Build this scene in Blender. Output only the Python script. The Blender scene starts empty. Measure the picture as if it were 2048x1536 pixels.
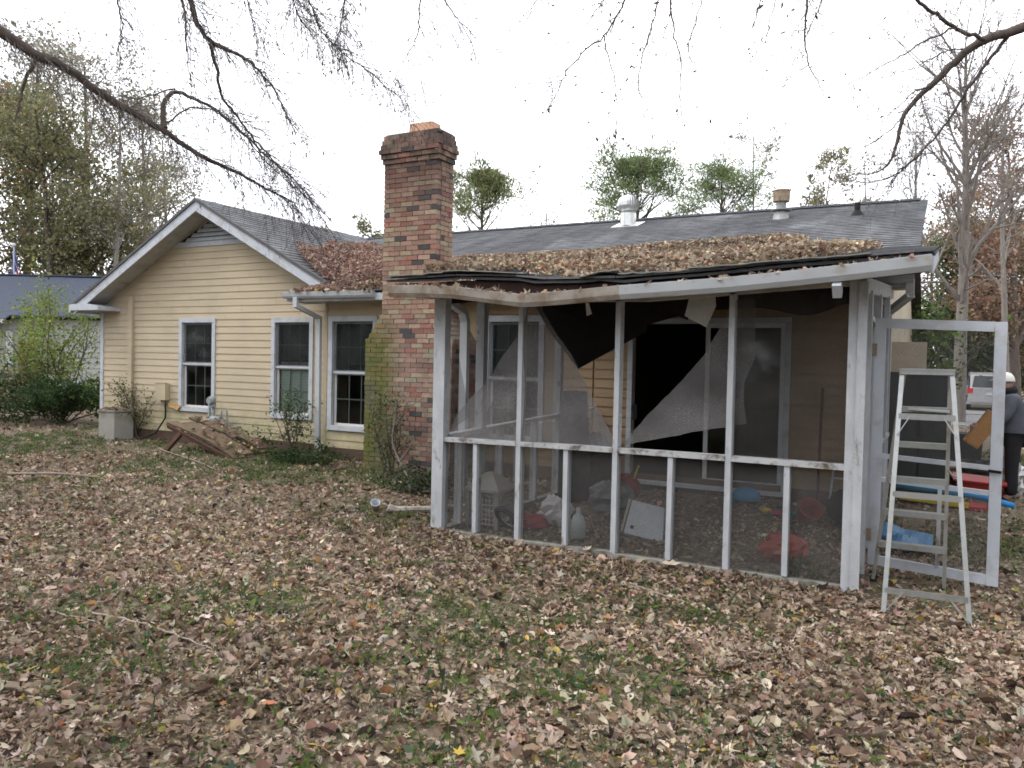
import bpy, math, random
import numpy as np
from mathutils import Matrix, Vector

# ---------------------------------------------------------------- camera, sky, sun, exposure
scene = bpy.context.scene
RAD = math.radians
CAM = np.array([0.0, 0.0, 1.65])
def cam_axes(yaw, pitch, roll):
    cy, sy = math.cos(yaw), math.sin(yaw)
    fw = np.array([-sy*math.cos(pitch), cy*math.cos(pitch), -math.sin(pitch)])
    rt = np.array([cy, sy, 0.0]); up = np.cross(rt, fw)
    c, s = math.cos(roll), math.sin(roll)
    return c*rt+s*up, -s*rt+c*up, fw
_r, _u, _f = cam_axes(0.496467, 0.024852, 0.021765)
cd = bpy.data.cameras.new('camera'); cam = bpy.data.objects.new('camera', cd)
scene.collection.objects.link(cam); scene.camera = cam
cd.sensor_width = 36.0; cd.lens = 1583.2/2048*36.0; cd.clip_start = 0.05; cd.clip_end = 3000
cam.matrix_world = Matrix(((_r[0], _u[0], -_f[0], CAM[0]), (_r[1], _u[1], -_f[1], CAM[1]),
                           (_r[2], _u[2], -_f[2], CAM[2]), (0, 0, 0, 1)))

SUN_EL, SUN_AZ = RAD(50), RAD(232)     # azimuth clockwise from +Y: the veiled sun stands behind the camera to its left
world = bpy.data.worlds.new('World'); scene.world = world; world.use_nodes = True
wt = world.node_tree; wt.nodes.clear()
wo = wt.nodes.new('ShaderNodeOutputWorld'); bg = wt.nodes.new('ShaderNodeBackground')
sky = wt.nodes.new('ShaderNodeTexSky'); sky.sky_type = 'NISHITA'; sky.sun_disc = False
sky.sun_elevation = SUN_EL; sky.sun_rotation = SUN_AZ; sky.air_density = 1.0; sky.dust_density = 2.0
tc = wt.nodes.new('ShaderNodeTexCoord'); ns = wt.nodes.new('ShaderNodeTexNoise')
ns.inputs['Scale'].default_value = 2.2; ns.inputs['Detail'].default_value = 5.0
cr = wt.nodes.new('ShaderNodeValToRGB')
cr.color_ramp.elements[0].position = 0.30; cr.color_ramp.elements[0].color = (0.62, 0.62, 0.62, 1)
cr.color_ramp.elements[1].position = 0.58; cr.color_ramp.elements[1].color = (0.97, 0.97, 0.97, 1)
mx = wt.nodes.new('ShaderNodeMix'); mx.data_type = 'RGBA'
mx.inputs['B'].default_value = (11.0, 11.1, 11.5, 1)          # thin bright overcast drawn over the blue
wt.links.new(tc.outputs['Generated'], ns.inputs['Vector']); wt.links.new(ns.outputs['Fac'], cr.inputs['Fac'])
wt.links.new(cr.outputs['Color'], mx.inputs['Factor']); wt.links.new(sky.outputs['Color'], mx.inputs['A'])
wt.links.new(mx.outputs['Result'], bg.inputs['Color']); bg.inputs['Strength'].default_value = 0.10
wt.links.new(bg.outputs['Background'], wo.inputs['Surface'])

sl = bpy.data.lights.new('sun', 'SUN'); sun = bpy.data.objects.new('sun', sl); scene.collection.objects.link(sun)
sl.energy = 0.6; sl.angle = RAD(22); sl.color = (1.0, 0.95, 0.88)
_sd = Vector((math.sin(SUN_AZ)*math.cos(SUN_EL), math.cos(SUN_AZ)*math.cos(SUN_EL), math.sin(SUN_EL)))
sun.rotation_euler = _sd.to_track_quat('Z', 'Y').to_euler(); sun.location = (8, -10, 20)

scene.render.engine = 'CYCLES'
scene.view_settings.view_transform = 'Standard'; scene.view_settings.look = 'None'
scene.view_settings.exposure = 1.3; scene.view_settings.gamma = 1.0
scene.cycles.transparent_max_bounces = 16; scene.cycles.max_bounces = 4; scene.cycles.diffuse_bounces = 2; scene.cycles.glossy_bounces = 2
scene.cycles.use_adaptive_sampling = True; scene.cycles.adaptive_threshold = 0.02
scene.cycles.use_denoising = True; scene.cycles.filter_width = 1.7

# ---------------------------------------------------------------- helpers
C = scene.collection
ORG = {}
def org(o): return ORG.get(o.name, np.zeros(3)) if o is not None else np.zeros(3)
def link(o, parent=None, at=None):
    C.objects.link(o)
    po = org(parent); w = po if at is None else np.asarray(at, float)
    o.location = tuple(w-po); ORG[o.name] = w
    if parent is not None: o.parent = parent
    return o
def tag(o, label=None, cat=None, group=None, kind=None):
    if label: o['label'] = label
    if cat: o['category'] = cat
    if group: o['group'] = group
    if kind: o['kind'] = kind
    return o
def thing(name, loc, label, cat, group=None):
    o = bpy.data.objects.new(name, None); o.empty_display_size = 0.1
    link(o, None, loc); return tag(o, label, cat, group)

def fast_mesh(name, V, F, col=None, smooth=False):
    """V (n,3); F list of int arrays, each (k,m) with one m per array"""
    me = bpy.data.meshes.new(name)
    V = np.ascontiguousarray(V, dtype=np.float32)
    me.vertices.add(len(V)); me.vertices.foreach_set('co', V.ravel())
    F = [np.asarray(f, dtype=np.int32) for f in F if len(f)]
    loops = np.concatenate([f.ravel() for f in F]); tot = np.concatenate([np.full(len(f), f.shape[1], np.int32) for f in F])
    start = np.concatenate([[0], np.cumsum(tot)[:-1]]).astype(np.int32)
    me.loops.add(len(loops)); me.loops.foreach_set('vertex_index', loops)
    me.polygons.add(len(tot)); me.polygons.foreach_set('loop_start', start)
    me.update(calc_edges=True)
    me.polygons.foreach_set('use_smooth', np.full(len(tot), bool(smooth)))
    if col is not None:
        a = me.color_attributes.new('Col', 'FLOAT_COLOR', 'POINT')
        cc = np.ones((len(V), 4), np.float32); cc[:, :3] = col
        a.data.foreach_set('color', cc.ravel())
    return me

def unit(a):
    a = np.asarray(a, float); n = np.linalg.norm(a, axis=-1, keepdims=True); return a/np.maximum(n, 1e-9)

class MB:
    def __init__(s): s.v = []; s.f = {}; s.n = 0; s.c = []
    def add(s, V, F, col=None):
        V = np.asarray(V, float).reshape(-1, 3)
        for f in F: s.f.setdefault(len(f), []).append([i+s.n for i in f])
        s.v.append(V); s.n += len(V)
        s.c.append(np.tile(np.asarray(col if col is not None else (.5, .5, .5), float), (len(V), 1)))
        return s
    def bulk(s, V, F, col=None):
        V = np.asarray(V, float).reshape(-1, 3); F = np.asarray(F)
        s.f.setdefault(F.shape[1], []).extend((F+s.n).tolist()); s.v.append(V); s.n += len(V)
        c = np.zeros((len(V), 3))+.5 if col is None else np.broadcast_to(np.asarray(col, float), (len(V), 3))
        s.c.append(np.array(c)); return s
    BF = [(0, 3, 2, 1), (4, 5, 6, 7), (0, 1, 5, 4), (1, 2, 6, 5), (2, 3, 7, 6), (3, 0, 4, 7)]
    def box(s, x0, x1, y0, y1, z0, z1, col=None):
        return s.add([(x0, y0, z0), (x1, y0, z0), (x1, y1, z0), (x0, y1, z0), (x0, y0, z1), (x1, y0, z1), (x1, y1, z1), (x0, y1, z1)], MB.BF, col)
    def obox(s, c, ax, h, col=None):
        c = np.asarray(c, float); ax = np.asarray(ax, float)
        q = [(-1, -1, -1), (1, -1, -1), (1, 1, -1), (-1, 1, -1), (-1, -1, 1), (1, -1, 1), (1, 1, 1), (-1, 1, 1)]
        return s.add([c+sum(ax[i]*h[i]*t[i] for i in range(3)) for t in q], MB.BF, col)
    def bar(s, p, q, w, h, up=(0, 0, 1), col=None):
        """box from p to q; w across, h along up"""
        p = np.asarray(p, float); q = np.asarray(q, float); d = q-p; L = np.linalg.norm(d); d = d/L
        a = np.cross(d, up)
        if np.linalg.norm(a) < 1e-4: a = np.cross(d, (0, 1, 0))
        a = unit(a); b = np.cross(a, d)
        return s.obox((p+q)/2, [d, a, b], [L/2, w/2, h/2], col)
    def prism(s, poly, off, col=None):
        P = np.asarray(poly, float); n = len(P); off = np.asarray(off, float)
        F = [tuple(range(n))[::-1], tuple(range(n, 2*n))]+[(i, (i+1) % n, n+(i+1) % n, n+i) for i in range(n)]
        return s.add(np.vstack([P, P+off]), F, col)
    def tube(s, pts, r, k=8, cap=True, col=None):
        P = np.asarray(pts, float); n = len(P); r = np.broadcast_to(np.asarray(r, float), (n,))
        V, F = tubes(P[None], r[None], k); s.bulk(V, F, col)
        if cap:
            b = s.n-n*k
            s.f.setdefault(k, []).append([b+i for i in range(k)][::-1]); s.f[k].append([b+(n-1)*k+i for i in range(k)])
        return s
    def lathe(s, prof, c=(0, 0, 0), k=20, axis=(0, 0, 1), col=None, cap=True):
        c = np.asarray(c, float); ax = unit(axis); ref = np.array([1, 0, 0.]) if abs(ax[0]) < .9 else np.array([0, 1, 0.])
        A = unit(np.cross(ax, ref)); B = np.cross(ax, A); V = []
        for (r, z) in prof:
            for i in range(k):
                t = 2*math.pi*i/k; V.append(c+ax*z+r*(math.cos(t)*A+math.sin(t)*B))
        F = []
        for j in range(len(prof)-1):
            for i in range(k):
                F.append((j*k+i, j*k+(i+1) % k, (j+1)*k+(i+1) % k, (j+1)*k+i))
        if cap: F += [tuple(range(k))[::-1], tuple((len(prof)-1)*k+i for i in range(k))]
        return s.add(V, F, col)
    def ball(s, c, r, k=14, m=8, col=None, noise=0, seed=0):
        r = np.broadcast_to(np.asarray(r, float), (3,)); c = np.asarray(c, float); V = []; rg = np.random.default_rng(seed)
        for j in range(m+1):
            ph = math.pi*j/m
            for i in range(k):
                t = 2*math.pi*i/k; q = 1+noise*(rg.random()-.5)*(0 if j in (0, m) else 1)
                V.append(c+r*q*np.array([math.sin(ph)*math.cos(t), math.sin(ph)*math.sin(t), -math.cos(ph)]))
        F = [(j*k+i, j*k+(i+1) % k, (j+1)*k+(i+1) % k, (j+1)*k+i) for j in range(m) for i in range(k)]
        return s.add(V, F, col)
    def grid(s, P, col=None, thick=None):
        """P (a,b,3) grid sheet, optional thickness vector"""
        P = np.asarray(P, float); a, b = P.shape[:2]
        idx = np.arange(a*b).reshape(a, b)
        F = np.stack([idx[:-1, :-1], idx[1:, :-1], idx[1:, 1:], idx[:-1, 1:]], -1).reshape(-1, 4)
        if thick is None: return s.bulk(P.reshape(-1, 3), F, col)
        n = a*b; T = np.asarray(thick, float); V = np.vstack([P.reshape(-1, 3), P.reshape(-1, 3)+T])
        rim = np.concatenate([idx[:, 0], idx[-1, 1:], idx[::-1, -1][1:], idx[0, ::-1][1:-1]])
        rf = np.stack([rim, np.roll(rim, -1), np.roll(rim, -1)+n, rim+n], -1)
        return s.bulk(V, np.vstack([F, F[:, ::-1]+n, rf[:, ::-1]]), col)
    def mesh(s, name, o, smooth=False, colors=False):
        V = np.vstack(s.v)-o
        return fast_mesh(name, V, [np.array(f) for f in s.f.values()], np.vstack(s.c) if colors else None, smooth)
    def build(s, name, mat, parent=None, at=None, smooth=False, colors=False):
        w = org(parent) if at is None else np.asarray(at, float)
        me = s.mesh(name, w, smooth, colors); me.materials.append(mat)
        return link(bpy.data.objects.new(name, me), parent, w)

def tubes(P, R, k=4):
    P = np.asarray(P, float); n, m = P.shape[:2]
    T = unit(np.gradient(P, axis=1)); ref = np.where(np.abs(T[:, :1, 2:3]) > .9, [[[1., 0, 0]]], [[[0, 0, 1.]]])
    A = unit(np.cross(T, np.broadcast_to(ref, T.shape))); B = np.cross(T, A)
    a = np.arange(k)*2*math.pi/k
    V = P[:, :, None]+R[:, :, None, None]*(np.cos(a)[None, None, :, None]*A[:, :, None]+np.sin(a)[None, None, :, None]*B[:, :, None])
    idx = np.arange(n*m*k).reshape(n, m, k); nx = np.roll(idx, -1, 2)
    F = np.stack([idx[:, :-1], nx[:, :-1], nx[:, 1:], idx[:, 1:]], -1).reshape(-1, 4)
    return V.reshape(-1, 3), F

def vnoise(x, y, s=1.0, seed=0):
    x = np.asarray(x, float)*s+seed*17.3; y = np.asarray(y, float)*s+seed*5.7
    xi = np.floor(x).astype(np.int64); yi = np.floor(y).astype(np.int64); fx = x-xi; fy = y-yi
    fx = fx*fx*(3-2*fx); fy = fy*fy*(3-2*fy)
    def h(a, b):
        t = np.sin(a*127.1+b*311.7+seed*74.7)*43758.5453; return t-np.floor(t)
    return (h(xi, yi)*(1-fx)+h(xi+1, yi)*fx)*(1-fy)+(h(xi, yi+1)*(1-fx)+h(xi+1, yi+1)*fx)*fy

def in_poly(x, y, poly):
    x = np.asarray(x); y = np.asarray(y); r = np.zeros(x.shape, bool); n = len(poly)
    for i in range(n):
        x0, y0 = poly[i]; x1, y1 = poly[(i+1) % n]
        c = ((y0 > y) != (y1 > y)) & (x < (x1-x0)*(y-y0)/((y1-y0) or 1e-9)+x0); r ^= c
    return r

# ---------------------------------------------------------------- materials
def nodes(name):
    m = bpy.data.materials.new(name); m.use_nodes = True; nt = m.node_tree; nt.nodes.clear()
    out = nt.nodes.new('ShaderNodeOutputMaterial'); return m, nt, out
def N(nt, t, **k):
    n = nt.nodes.new(t)
    for a, b in k.items(): setattr(n, a, b)
    return n
def mixc(nt, fac, a, b, mode='MIX'):
    n = N(nt, 'ShaderNodeMix', data_type='RGBA', blend_type=mode)
    for key, val in (('Factor', fac), ('A', a), ('B', b)):
        if isinstance(val, (int, float)): n.inputs[key].default_value = val
        elif isinstance(val, tuple): n.inputs[key].default_value = (*val[:3], 1)
        else: nt.links.new(val, n.inputs[key])
    return n.outputs['Result']
def noise(nt, vec, scale, detail=4, rough=.55, stretch=None):
    if stretch:
        mp = N(nt, 'ShaderNodeMapping'); mp.inputs['Scale'].default_value = stretch; nt.links.new(vec, mp.inputs['Vector']); vec = mp.outputs['Vector']
    n = N(nt, 'ShaderNodeTexNoise'); n.inputs['Scale'].default_value = scale; n.inputs['Detail'].default_value = detail
    n.inputs['Roughness'].default_value = rough; nt.links.new(vec, n.inputs['Vector']); return n.outputs['Fac']
def ramp(nt, fac, p0, p1, c0=0.0, c1=1.0):
    n = N(nt, 'ShaderNodeMapRange'); n.clamp = True
    for k_, v_ in (('From Min', p0), ('From Max', p1), ('To Min', c0), ('To Max', c1)): n.inputs[k_].default_value = v_
    nt.links.new(fac, n.inputs['Value']); return n.outputs['Result']
def math_(nt, op, a, b):
    n = N(nt, 'ShaderNodeMath', operation=op)
    for i, v in enumerate((a, b)):
        if isinstance(v, (int, float)): n.inputs[i].default_value = v
        else: nt.links.new(v, n.inputs[i])
    return n.outputs[0]
def MAT(name, col, rough=.8, var=.18, scale=7, stretch=None, dirt=None, dirt_amt=(.55, .75), dscale=3, dstretch=None,
        bump=0, bscale=40, metal=0, spec=.3, src='plain', extra=None, coat=0):
    """procedural surface: base colour with noise, optional dirt colour, optional bump. src: plain / attr / objcolor"""
    m, nt, out = nodes(name); b = N(nt, 'ShaderNodeBsdfPrincipled'); geo = N(nt, 'ShaderNodeNewGeometry'); pos = geo.outputs['Position']
    n1 = noise(nt, pos, scale, 3, .6, stretch)
    f = ramp(nt, n1, .25, .75, 1-var, 1+var)
    if src == 'attr': base = N(nt, 'ShaderNodeVertexColor', layer_name='Col').outputs['Color']
    elif src == 'objcolor': base = N(nt, 'ShaderNodeObjectInfo').outputs['Color']
    else: base = tuple(col)
    vm = N(nt, 'ShaderNodeVectorMath', operation='SCALE')
    if isinstance(base, tuple): vm.inputs[0].default_value = base
    else: nt.links.new(base, vm.inputs[0])
    nt.links.new(f, vm.inputs['Scale']); c = vm.outputs[0]
    if dirt is not None:
        n2 = noise(nt, pos, dscale, 6, .65, dstretch)
        c = mixc(nt, ramp(nt, n2, dirt_amt[0], dirt_amt[1]), c, tuple(dirt))
    if extra: c = extra(nt, pos, c)
    nt.links.new(c, b.inputs['Base Color'])
    b.inputs['Roughness'].default_value = rough; b.inputs['Metallic'].default_value = metal; b.inputs['Specular IOR Level'].default_value = spec
    if coat: b.inputs['Coat Weight'].default_value = coat
    if bump:
        bp = N(nt, 'ShaderNodeBump'); bp.inputs['Strength'].default_value = bump; bp.inputs['Distance'].default_value = .01
        nt.links.new(noise(nt, pos, bscale, 4), bp.inputs['Height']); nt.links.new(bp.outputs['Normal'], b.inputs['Normal'])
    nt.links.new(b.outputs['BSDF'], out.inputs['Surface']); return m
def LEAF(name, transl=.3, rough=.75, spec=.2):
    m, nt, out = nodes(name); b = N(nt, 'ShaderNodeBsdfPrincipled'); a = N(nt, 'ShaderNodeVertexColor', layer_name='Col')
    nt.links.new(a.outputs['Color'], b.inputs['Base Color']); b.inputs['Roughness'].default_value = rough; b.inputs['Specular IOR Level'].default_value = spec
    if transl:
        t = N(nt, 'ShaderNodeBsdfTranslucent'); nt.links.new(a.outputs['Color'], t.inputs['Color'])
        x = N(nt, 'ShaderNodeMixShader'); x.inputs['Fac'].default_value = transl
        nt.links.new(b.outputs['BSDF'], x.inputs[1]); nt.links.new(t.outputs['BSDF'], x.inputs[2]); nt.links.new(x.outputs['Shader'], out.inputs['Surface'])
    else: nt.links.new(b.outputs['BSDF'], out.inputs['Surface'])
    return m
def SCREEN(name, col=(.105, .102, .10), cover=.43):
    """woven insect screen: threads finer than a pixel, so an even mix of thread and gap, thicker where dust sits"""
    m, nt, out = nodes(name); geo = N(nt, 'ShaderNodeNewGeometry')
    d = N(nt, 'ShaderNodeBsdfDiffuse'); t = N(nt, 'ShaderNodeBsdfTransparent'); x = N(nt, 'ShaderNodeMixShader')
    c = mixc(nt, ramp(nt, noise(nt, geo.outputs['Position'], 2.5, 6), .35, .7), tuple(col), tuple(v*.72 for v in col))
    nt.links.new(c, d.inputs['Color'])
    w = noise(nt, geo.outputs['Position'], 140, 2, .5)
    f = ramp(nt, w, .3, .7, cover-.12, cover+.12)
    f2 = math_(nt, 'ADD', f, ramp(nt, noise(nt, geo.outputs['Position'], 3, 5), .5, .8, 0, .12))
    nt.links.new(f2, x.inputs['Fac']); nt.links.new(t.outputs['BSDF'], x.inputs[1]); nt.links.new(d.outputs['BSDF'], x.inputs[2])
    nt.links.new(x.outputs['Shader'], out.inputs['Surface']); return m
def GLASS(name, tint=(.75, .8, .78)):
    m, nt, out = nodes(name); t = N(nt, 'ShaderNodeBsdfTransparent'); t.inputs['Color'].default_value = (*tint, 1)
    g = N(nt, 'ShaderNodeBsdfGlossy'); g.inputs['Roughness'].default_value = .06; g.inputs['Color'].default_value = (.55, .6, .6, 1)
    fr = N(nt, 'ShaderNodeFresnel'); fr.inputs['IOR'].default_value = 1.5; x = N(nt, 'ShaderNodeMixShader')
    f = math_(nt, 'ADD', fr.outputs[0], .03); nt.links.new(f, x.inputs['Fac'])
    nt.links.new(t.outputs['BSDF'], x.inputs[1]); nt.links.new(g.outputs['BSDF'], x.inputs[2]); nt.links.new(x.outputs['Shader'], out.inputs['Surface']); return m

def moss(col=(.10, .13, .03), z0=.2, z1=.95, amt=.8, scale=5):
    def f(nt, pos, c):
        sp = N(nt, 'ShaderNodeSeparateXYZ'); nt.links.new(pos, sp.inputs[0])
        h = ramp(nt, sp.outputs['Z'], z1, z0); n = ramp(nt, noise(nt, pos, scale, 6, .7), .38, .66)
        return mixc(nt, math_(nt, 'MULTIPLY', math_(nt, 'MULTIPLY', h, n), amt), c, tuple(col))
    return f
m_siding = MAT('siding_yellow', (.49, .412, .292), .62, .07, 2.5, (.6, 1, 4), dirt=(.42, .355, .26), dirt_amt=(.45, .75), dscale=1.3, bump=.15, bscale=60, extra=moss((.22, .25, .08), .2, 1.0, .75))
m_siding_brownshade = MAT('siding_brown_and_shade', (.30, .215, .135), .75, .15, 2.5, (.6, 1, 4), dirt=(.26, .18, .115), dirt_amt=(.45, .75), dscale=1.5)  # brown porch boards; left of the porch the brown stands in for shade
m_wallcore = MAT('wall_sheathing', (.46, .36, .22), .85, .15, 3)
m_white = MAT('white_paint', (.47, .50, .55), .55, .06, 6, dirt=(.34, .33, .31), dirt_amt=(.5, .75), dscale=5, bump=.1)
m_oldwhite = MAT('flaking_white_paint', (.41, .43, .455), .65, .16, 8, (1, 1, .5), dirt=(.17, .14, .11), dirt_amt=(.58, .70), dscale=10, dstretch=(1, 1, .45), bump=.3, bscale=60)
m_soffit = MAT('soffit_grey', (.42, .41, .38), .8, .15, 4, dirt=(.16, .14, .09), dirt_amt=(.5, .75), dscale=3)
m_gutter = MAT('gutter_metal_white', (.45, .48, .51), .45, .06, 5, dirt=(.35, .30, .22), dirt_amt=(.58, .78), dscale=4, dstretch=(1, 1, 3))
m_gutterold = MAT('gutter_grimy', (.36, .335, .30), .6, .15, 6, dirt=(.20, .14, .09), dirt_amt=(.45, .7), dscale=5)
m_dark = MAT('rotten_wood_and_shade', (.030, .018, .016), .9, .3, 8)  # also colours the sheet that stands in for shade under the porch ceiling
m_black = MAT('tar_paper', (.012, .012, .013), .8, .3, 6)
def soot(nt, pos, c):
    sp = N(nt, 'ShaderNodeSeparateXYZ'); nt.links.new(pos, sp.inputs[0])
    h = ramp(nt, sp.outputs['Z'], 3.6, 4.7); n = ramp(nt, noise(nt, pos, 3.5, 5, .7), .28, .55)
    c = mixc(nt, math_(nt, 'MULTIPLY', math_(nt, 'MULTIPLY', h, n), .85), c, (.05, .038, .034))
    hx = ramp(nt, sp.outputs['X'], -7.0, -7.35); hz = ramp(nt, sp.outputs['Z'], 2.6, 1.9); n2 = ramp(nt, noise(nt, pos, 6, 4, .75), .22, .52, .15, .95)
    c = mixc(nt, math_(nt, 'MULTIPLY', math_(nt, 'MULTIPLY', hx, hz), n2), c, (.10, .115, .022))
    hb = ramp(nt, sp.outputs['X'], -7.3, -6.9); n3 = ramp(nt, noise(nt, pos, 3.0, 6, .7), .45, .65)
    return mixc(nt, math_(nt, 'MULTIPLY', math_(nt, 'MULTIPLY', ramp(nt, sp.outputs['Z'], 2.2, 1.2), n3), .6), c, (.11, .10, .095))
m_brick = MAT('brick', (.3, .15, .1), .9, .22, 22, src='objcolor', bump=.5, bscale=70, extra=soot)
m_bricks = MAT('brick_joined', (.3, .15, .1), .9, .22, 22, src='attr', bump=.5, bscale=70, extra=soot)
m_mortar = MAT('mortar', (.24, .20, .165), .95, .2, 20, extra=soot)
m_clay = MAT('flue_clay', (.56, .33, .22), .8, .1, 8)
def streaks(nt, pos, c):
    a = ramp(nt, noise(nt, pos, 1.1, 6, .65, (1.6, .35, .35)), .38, .62)
    c = mixc(nt, math_(nt, 'MULTIPLY', a, .8), c, (.06, .062, .068))
    b = ramp(nt, noise(nt, pos, .8, 5, .6, (1.2, .5, .5)), .55, .72)
    return mixc(nt, math_(nt, 'MULTIPLY', b, .5), c, (.34, .36, .38))
m_shingle = MAT('shingle_grey', (.15, .16, .18), .92, .16, 60, src='attr', bump=.3, bscale=120, extra=streaks)
m_bark = MAT('bark', (.085, .068, .058), .95, .35, 14, (1, 1, .3), bump=.5, bscale=30)
m_barkpale = MAT('bark_pale', (.17, .15, .135), .95, .3, 10, (1, 1, .3))
m_litter = LEAF('dead_leaf', .15)
m_green = LEAF('green_leaf', .45)
m_screen = SCREEN('insect_screen')
m_screen2 = SCREEN('insect_screen_loose', (.165, .16, .16), .60)
m_screenthin = SCREEN('insect_screen_thin', (.085, .083, .082), .28)
m_glass = GLASS('window_glass')
m_tarp = m_black
m_alu = MAT('aluminium', (.36, .375, .375), .38, .08, 20, metal=.55, spec=.5, dirt=(.28, .27, .24), dirt_amt=(.5, .75), dscale=9)
m_steel = MAT('galvanised', (.60, .61, .60), .3, .1, 15, metal=.75, spec=.5)
m_steelold = MAT('galvanised_dull', (.27, .275, .27), .5, .15, 12, metal=.4)
m_rail = MAT('grimy_white_rail', (.40, .41, .42), .7, .15, 8, dirt=(.09, .07, .05), dirt_amt=(.5, .64), dscale=9, bump=.3, bscale=60)
m_sill = MAT('dingy_sill', (.27, .265, .24), .8, .2, 7, dirt=(.09, .085, .05), dirt_amt=(.45, .65), dscale=6, bump=.3)
m_rust = MAT('rusty_pipe', (.30, .24, .17), .7, .2, 12, metal=.3, dirt=(.12, .06, .03), dirt_amt=(.45, .7), dscale=9)
m_dirtwood = MAT('old_board', (.135, .095, .065), .9, .35, 9, (1, 6, 6), dirt=(.10, .105, .035), dirt_amt=(.5, .66), dscale=4, bump=.4)
m_rotwood = MAT('rotten_board', (.09, .05, .035), .95, .35, 9, (1, 5, 5), bump=.4)
# ---------------------------------------------------------------- ground, road
rng = np.random.default_rng(7)
def gz(x, y):
    return (vnoise(x, y, .45, 3)-.5)*.07+(vnoise(x, y, 1.7, 5)-.5)*.025
def ax_lines(a, b, fine0, fine1, step):
    near = np.arange(fine0, fine1+1e-6, step); lo = fine0-np.geomspace(step, fine0-a, 26); hi = fine1+np.geomspace(step, b-fine1, 26)
    return np.sort(np.concatenate([lo, near, hi]))
gx = ax_lines(-420, 420, -19, 5, .3); gy = ax_lines(-120, 620, -1, 22, .3)
GX, GY = np.meshgrid(gx, gy, indexing='ij')
fade = np.clip(1-np.maximum(np.abs(GX+7)-14, np.abs(GY-10)-13)/10, 0, 1)
GZ = gz(GX, GY)*fade
def ground_col(nt, pos, c):
    n = ramp(nt, noise(nt, pos, .7, 6, .7), .42, .62); c = mixc(nt, n, c, (.070, .072, .030))
    n = ramp(nt, noise(nt, pos, 16, 3, .7), .45, .65); c = mixc(nt, n, c, (.16, .118, .085))
    n = ramp(nt, noise(nt, pos, 31, 2, .6), .55, .66); return mixc(nt, n, c, (.25, .19, .14))
m_ground = MAT('yard_soil', (.070, .052, .040), .95, .35, 9, bump=.6, bscale=18, extra=ground_col)
b = MB(); b.grid(np.stack([GX, GY, GZ], -1)); tag(b.build('ground', m_ground, smooth=True), 'yard ground of soil under the fallen leaves', None, kind='structure')
m_road = MAT('road_asphalt', (.17, .17, .18), .9, .15, 3)
b = MB(); b.grid(np.array([[(-14, 27.0, .03), (-14, 34.5, .03)], [(6, 29.5, .03), (6, 37.5, .03)], [(40, 36, .03), (40, 44, .03)]]), thick=(0, 0, -.1))
tag(b.build('road', m_road), 'grey road beyond the yard', None, kind='structure')
b = MB(); b.grid(np.array([[(-1.5, 37.2, .034), (-1.5, 45, .034)], [(7, 38.2, .034), (7, 46, .034)]]), thick=(0, 0, -.1))
tag(b.build('driveway', MAT('driveway_grey', (.22, .215, .21), .9, .15, 2)), 'pale driveway across the road', None, kind='structure')

# ---------------------------------------------------------------- house
house = thing('house', (-8, 12, 0), 'single storey house with yellow lap siding, grey shingle roof and brick chimney', 'house')
VG, VM = 10.5, 10.2            # planes of the gable wall and of the main rear wall
UL, UC, UR = -15.47, -9.10, -.60
AP_U, AP_Z, WS = -12.1, 4.56, .515   # wing ridge and its slope
EV, EZ, MS = 9.75, 2.75, .343        # main eave and its slope
RV = 15.0
def z_main(v): return EZ+MS*(v-EV)
def z_wing(u): return AP_Z-WS*np.abs(u-AP_U)

def wall_holes(mb, u0, u1, z0, z1, v0, v1, holes):
    us = sorted({u0, u1, *[h[0] for h in holes], *[h[1] for h in holes]}); zs = sorted({z0, z1, *[h[2] for h in holes], *[h[3] for h in holes]})
    for a, b_ in zip(us, us[1:]):
        for c, d in zip(zs, zs[1:]):
            mu, mz = (a+b_)/2, (c+d)/2
            if not any(h[0] < mu < h[1] and h[2] < mz < h[3] for h in holes): mb.box(a, b_, v0, v1, c, d)
W1 = (-13.07, -12.065, .61, 2.405); W2 = (-10.62, -9.63, .595, 2.395); W3 = (-9.015, -8.00, .49, 2.385); W4 = (-6.00, -5.00, .49, 2.36)
SD = (-3.74, -1.63, .14, 2.30)
def inner(w, t=.08): return (w[0]+t, w[1]-t, w[2]+t, w[3]-t)
mb = MB(); wall_holes(mb, UL, UC, .0, 2.7, VG+.012, VG+.13, [inner(W1), inner(W2)])
mb.prism([(UL, VG+.012, 2.7), (UC, VG+.012, 2.7), (AP_U+.01, VG+.012, 4.40)], (0, .118, 0))
gable_wall = mb.build('gable_wall', m_wallcore, house)
mb = MB(); wall_holes(mb, UC, UR, .0, 2.66, VM+.012, VM+.13, [inner(W3), inner(W4), (SD[0]+.06, SD[1]-.06, SD[2], SD[3]-.06)])
mb.box(UC, UC+.12, VM+.13, VG+.13, 0, 2.66)
main_wall = mb.build('rear_wall', m_wallcore, house)
mb = MB(); mb.box(UL, UL+.12, VG+.13, 19.6, 0, 2.7); mb.box(UR-.12, UR, VM+.13, 19.6, 0, 2.66); mb.box(UL, UR, 19.6, 19.72, 0, 2.66)
mb.prism([(UR-.12, VM, 2.66), (UR-.12, 19.7, 2.66), (UR-.12, RV, 4.42)], (.12, 0, 0))
side_wall = mb.build('side_wall', m_siding, house)
mb = MB(); mb.box(UL+.02, UR-.02, VG+.13, 19.6, 2.55, 2.6); mb.box(UL+.02, UR-.02, VG+.13, 19.6, .05, .12)
mb.box(UL+.12, UR-.12, 14.2, 14.3, .12, 2.55)
mb.build('interior', MAT('interior_dark', (.05, .045, .04), .9, .2, 3), house)
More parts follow.
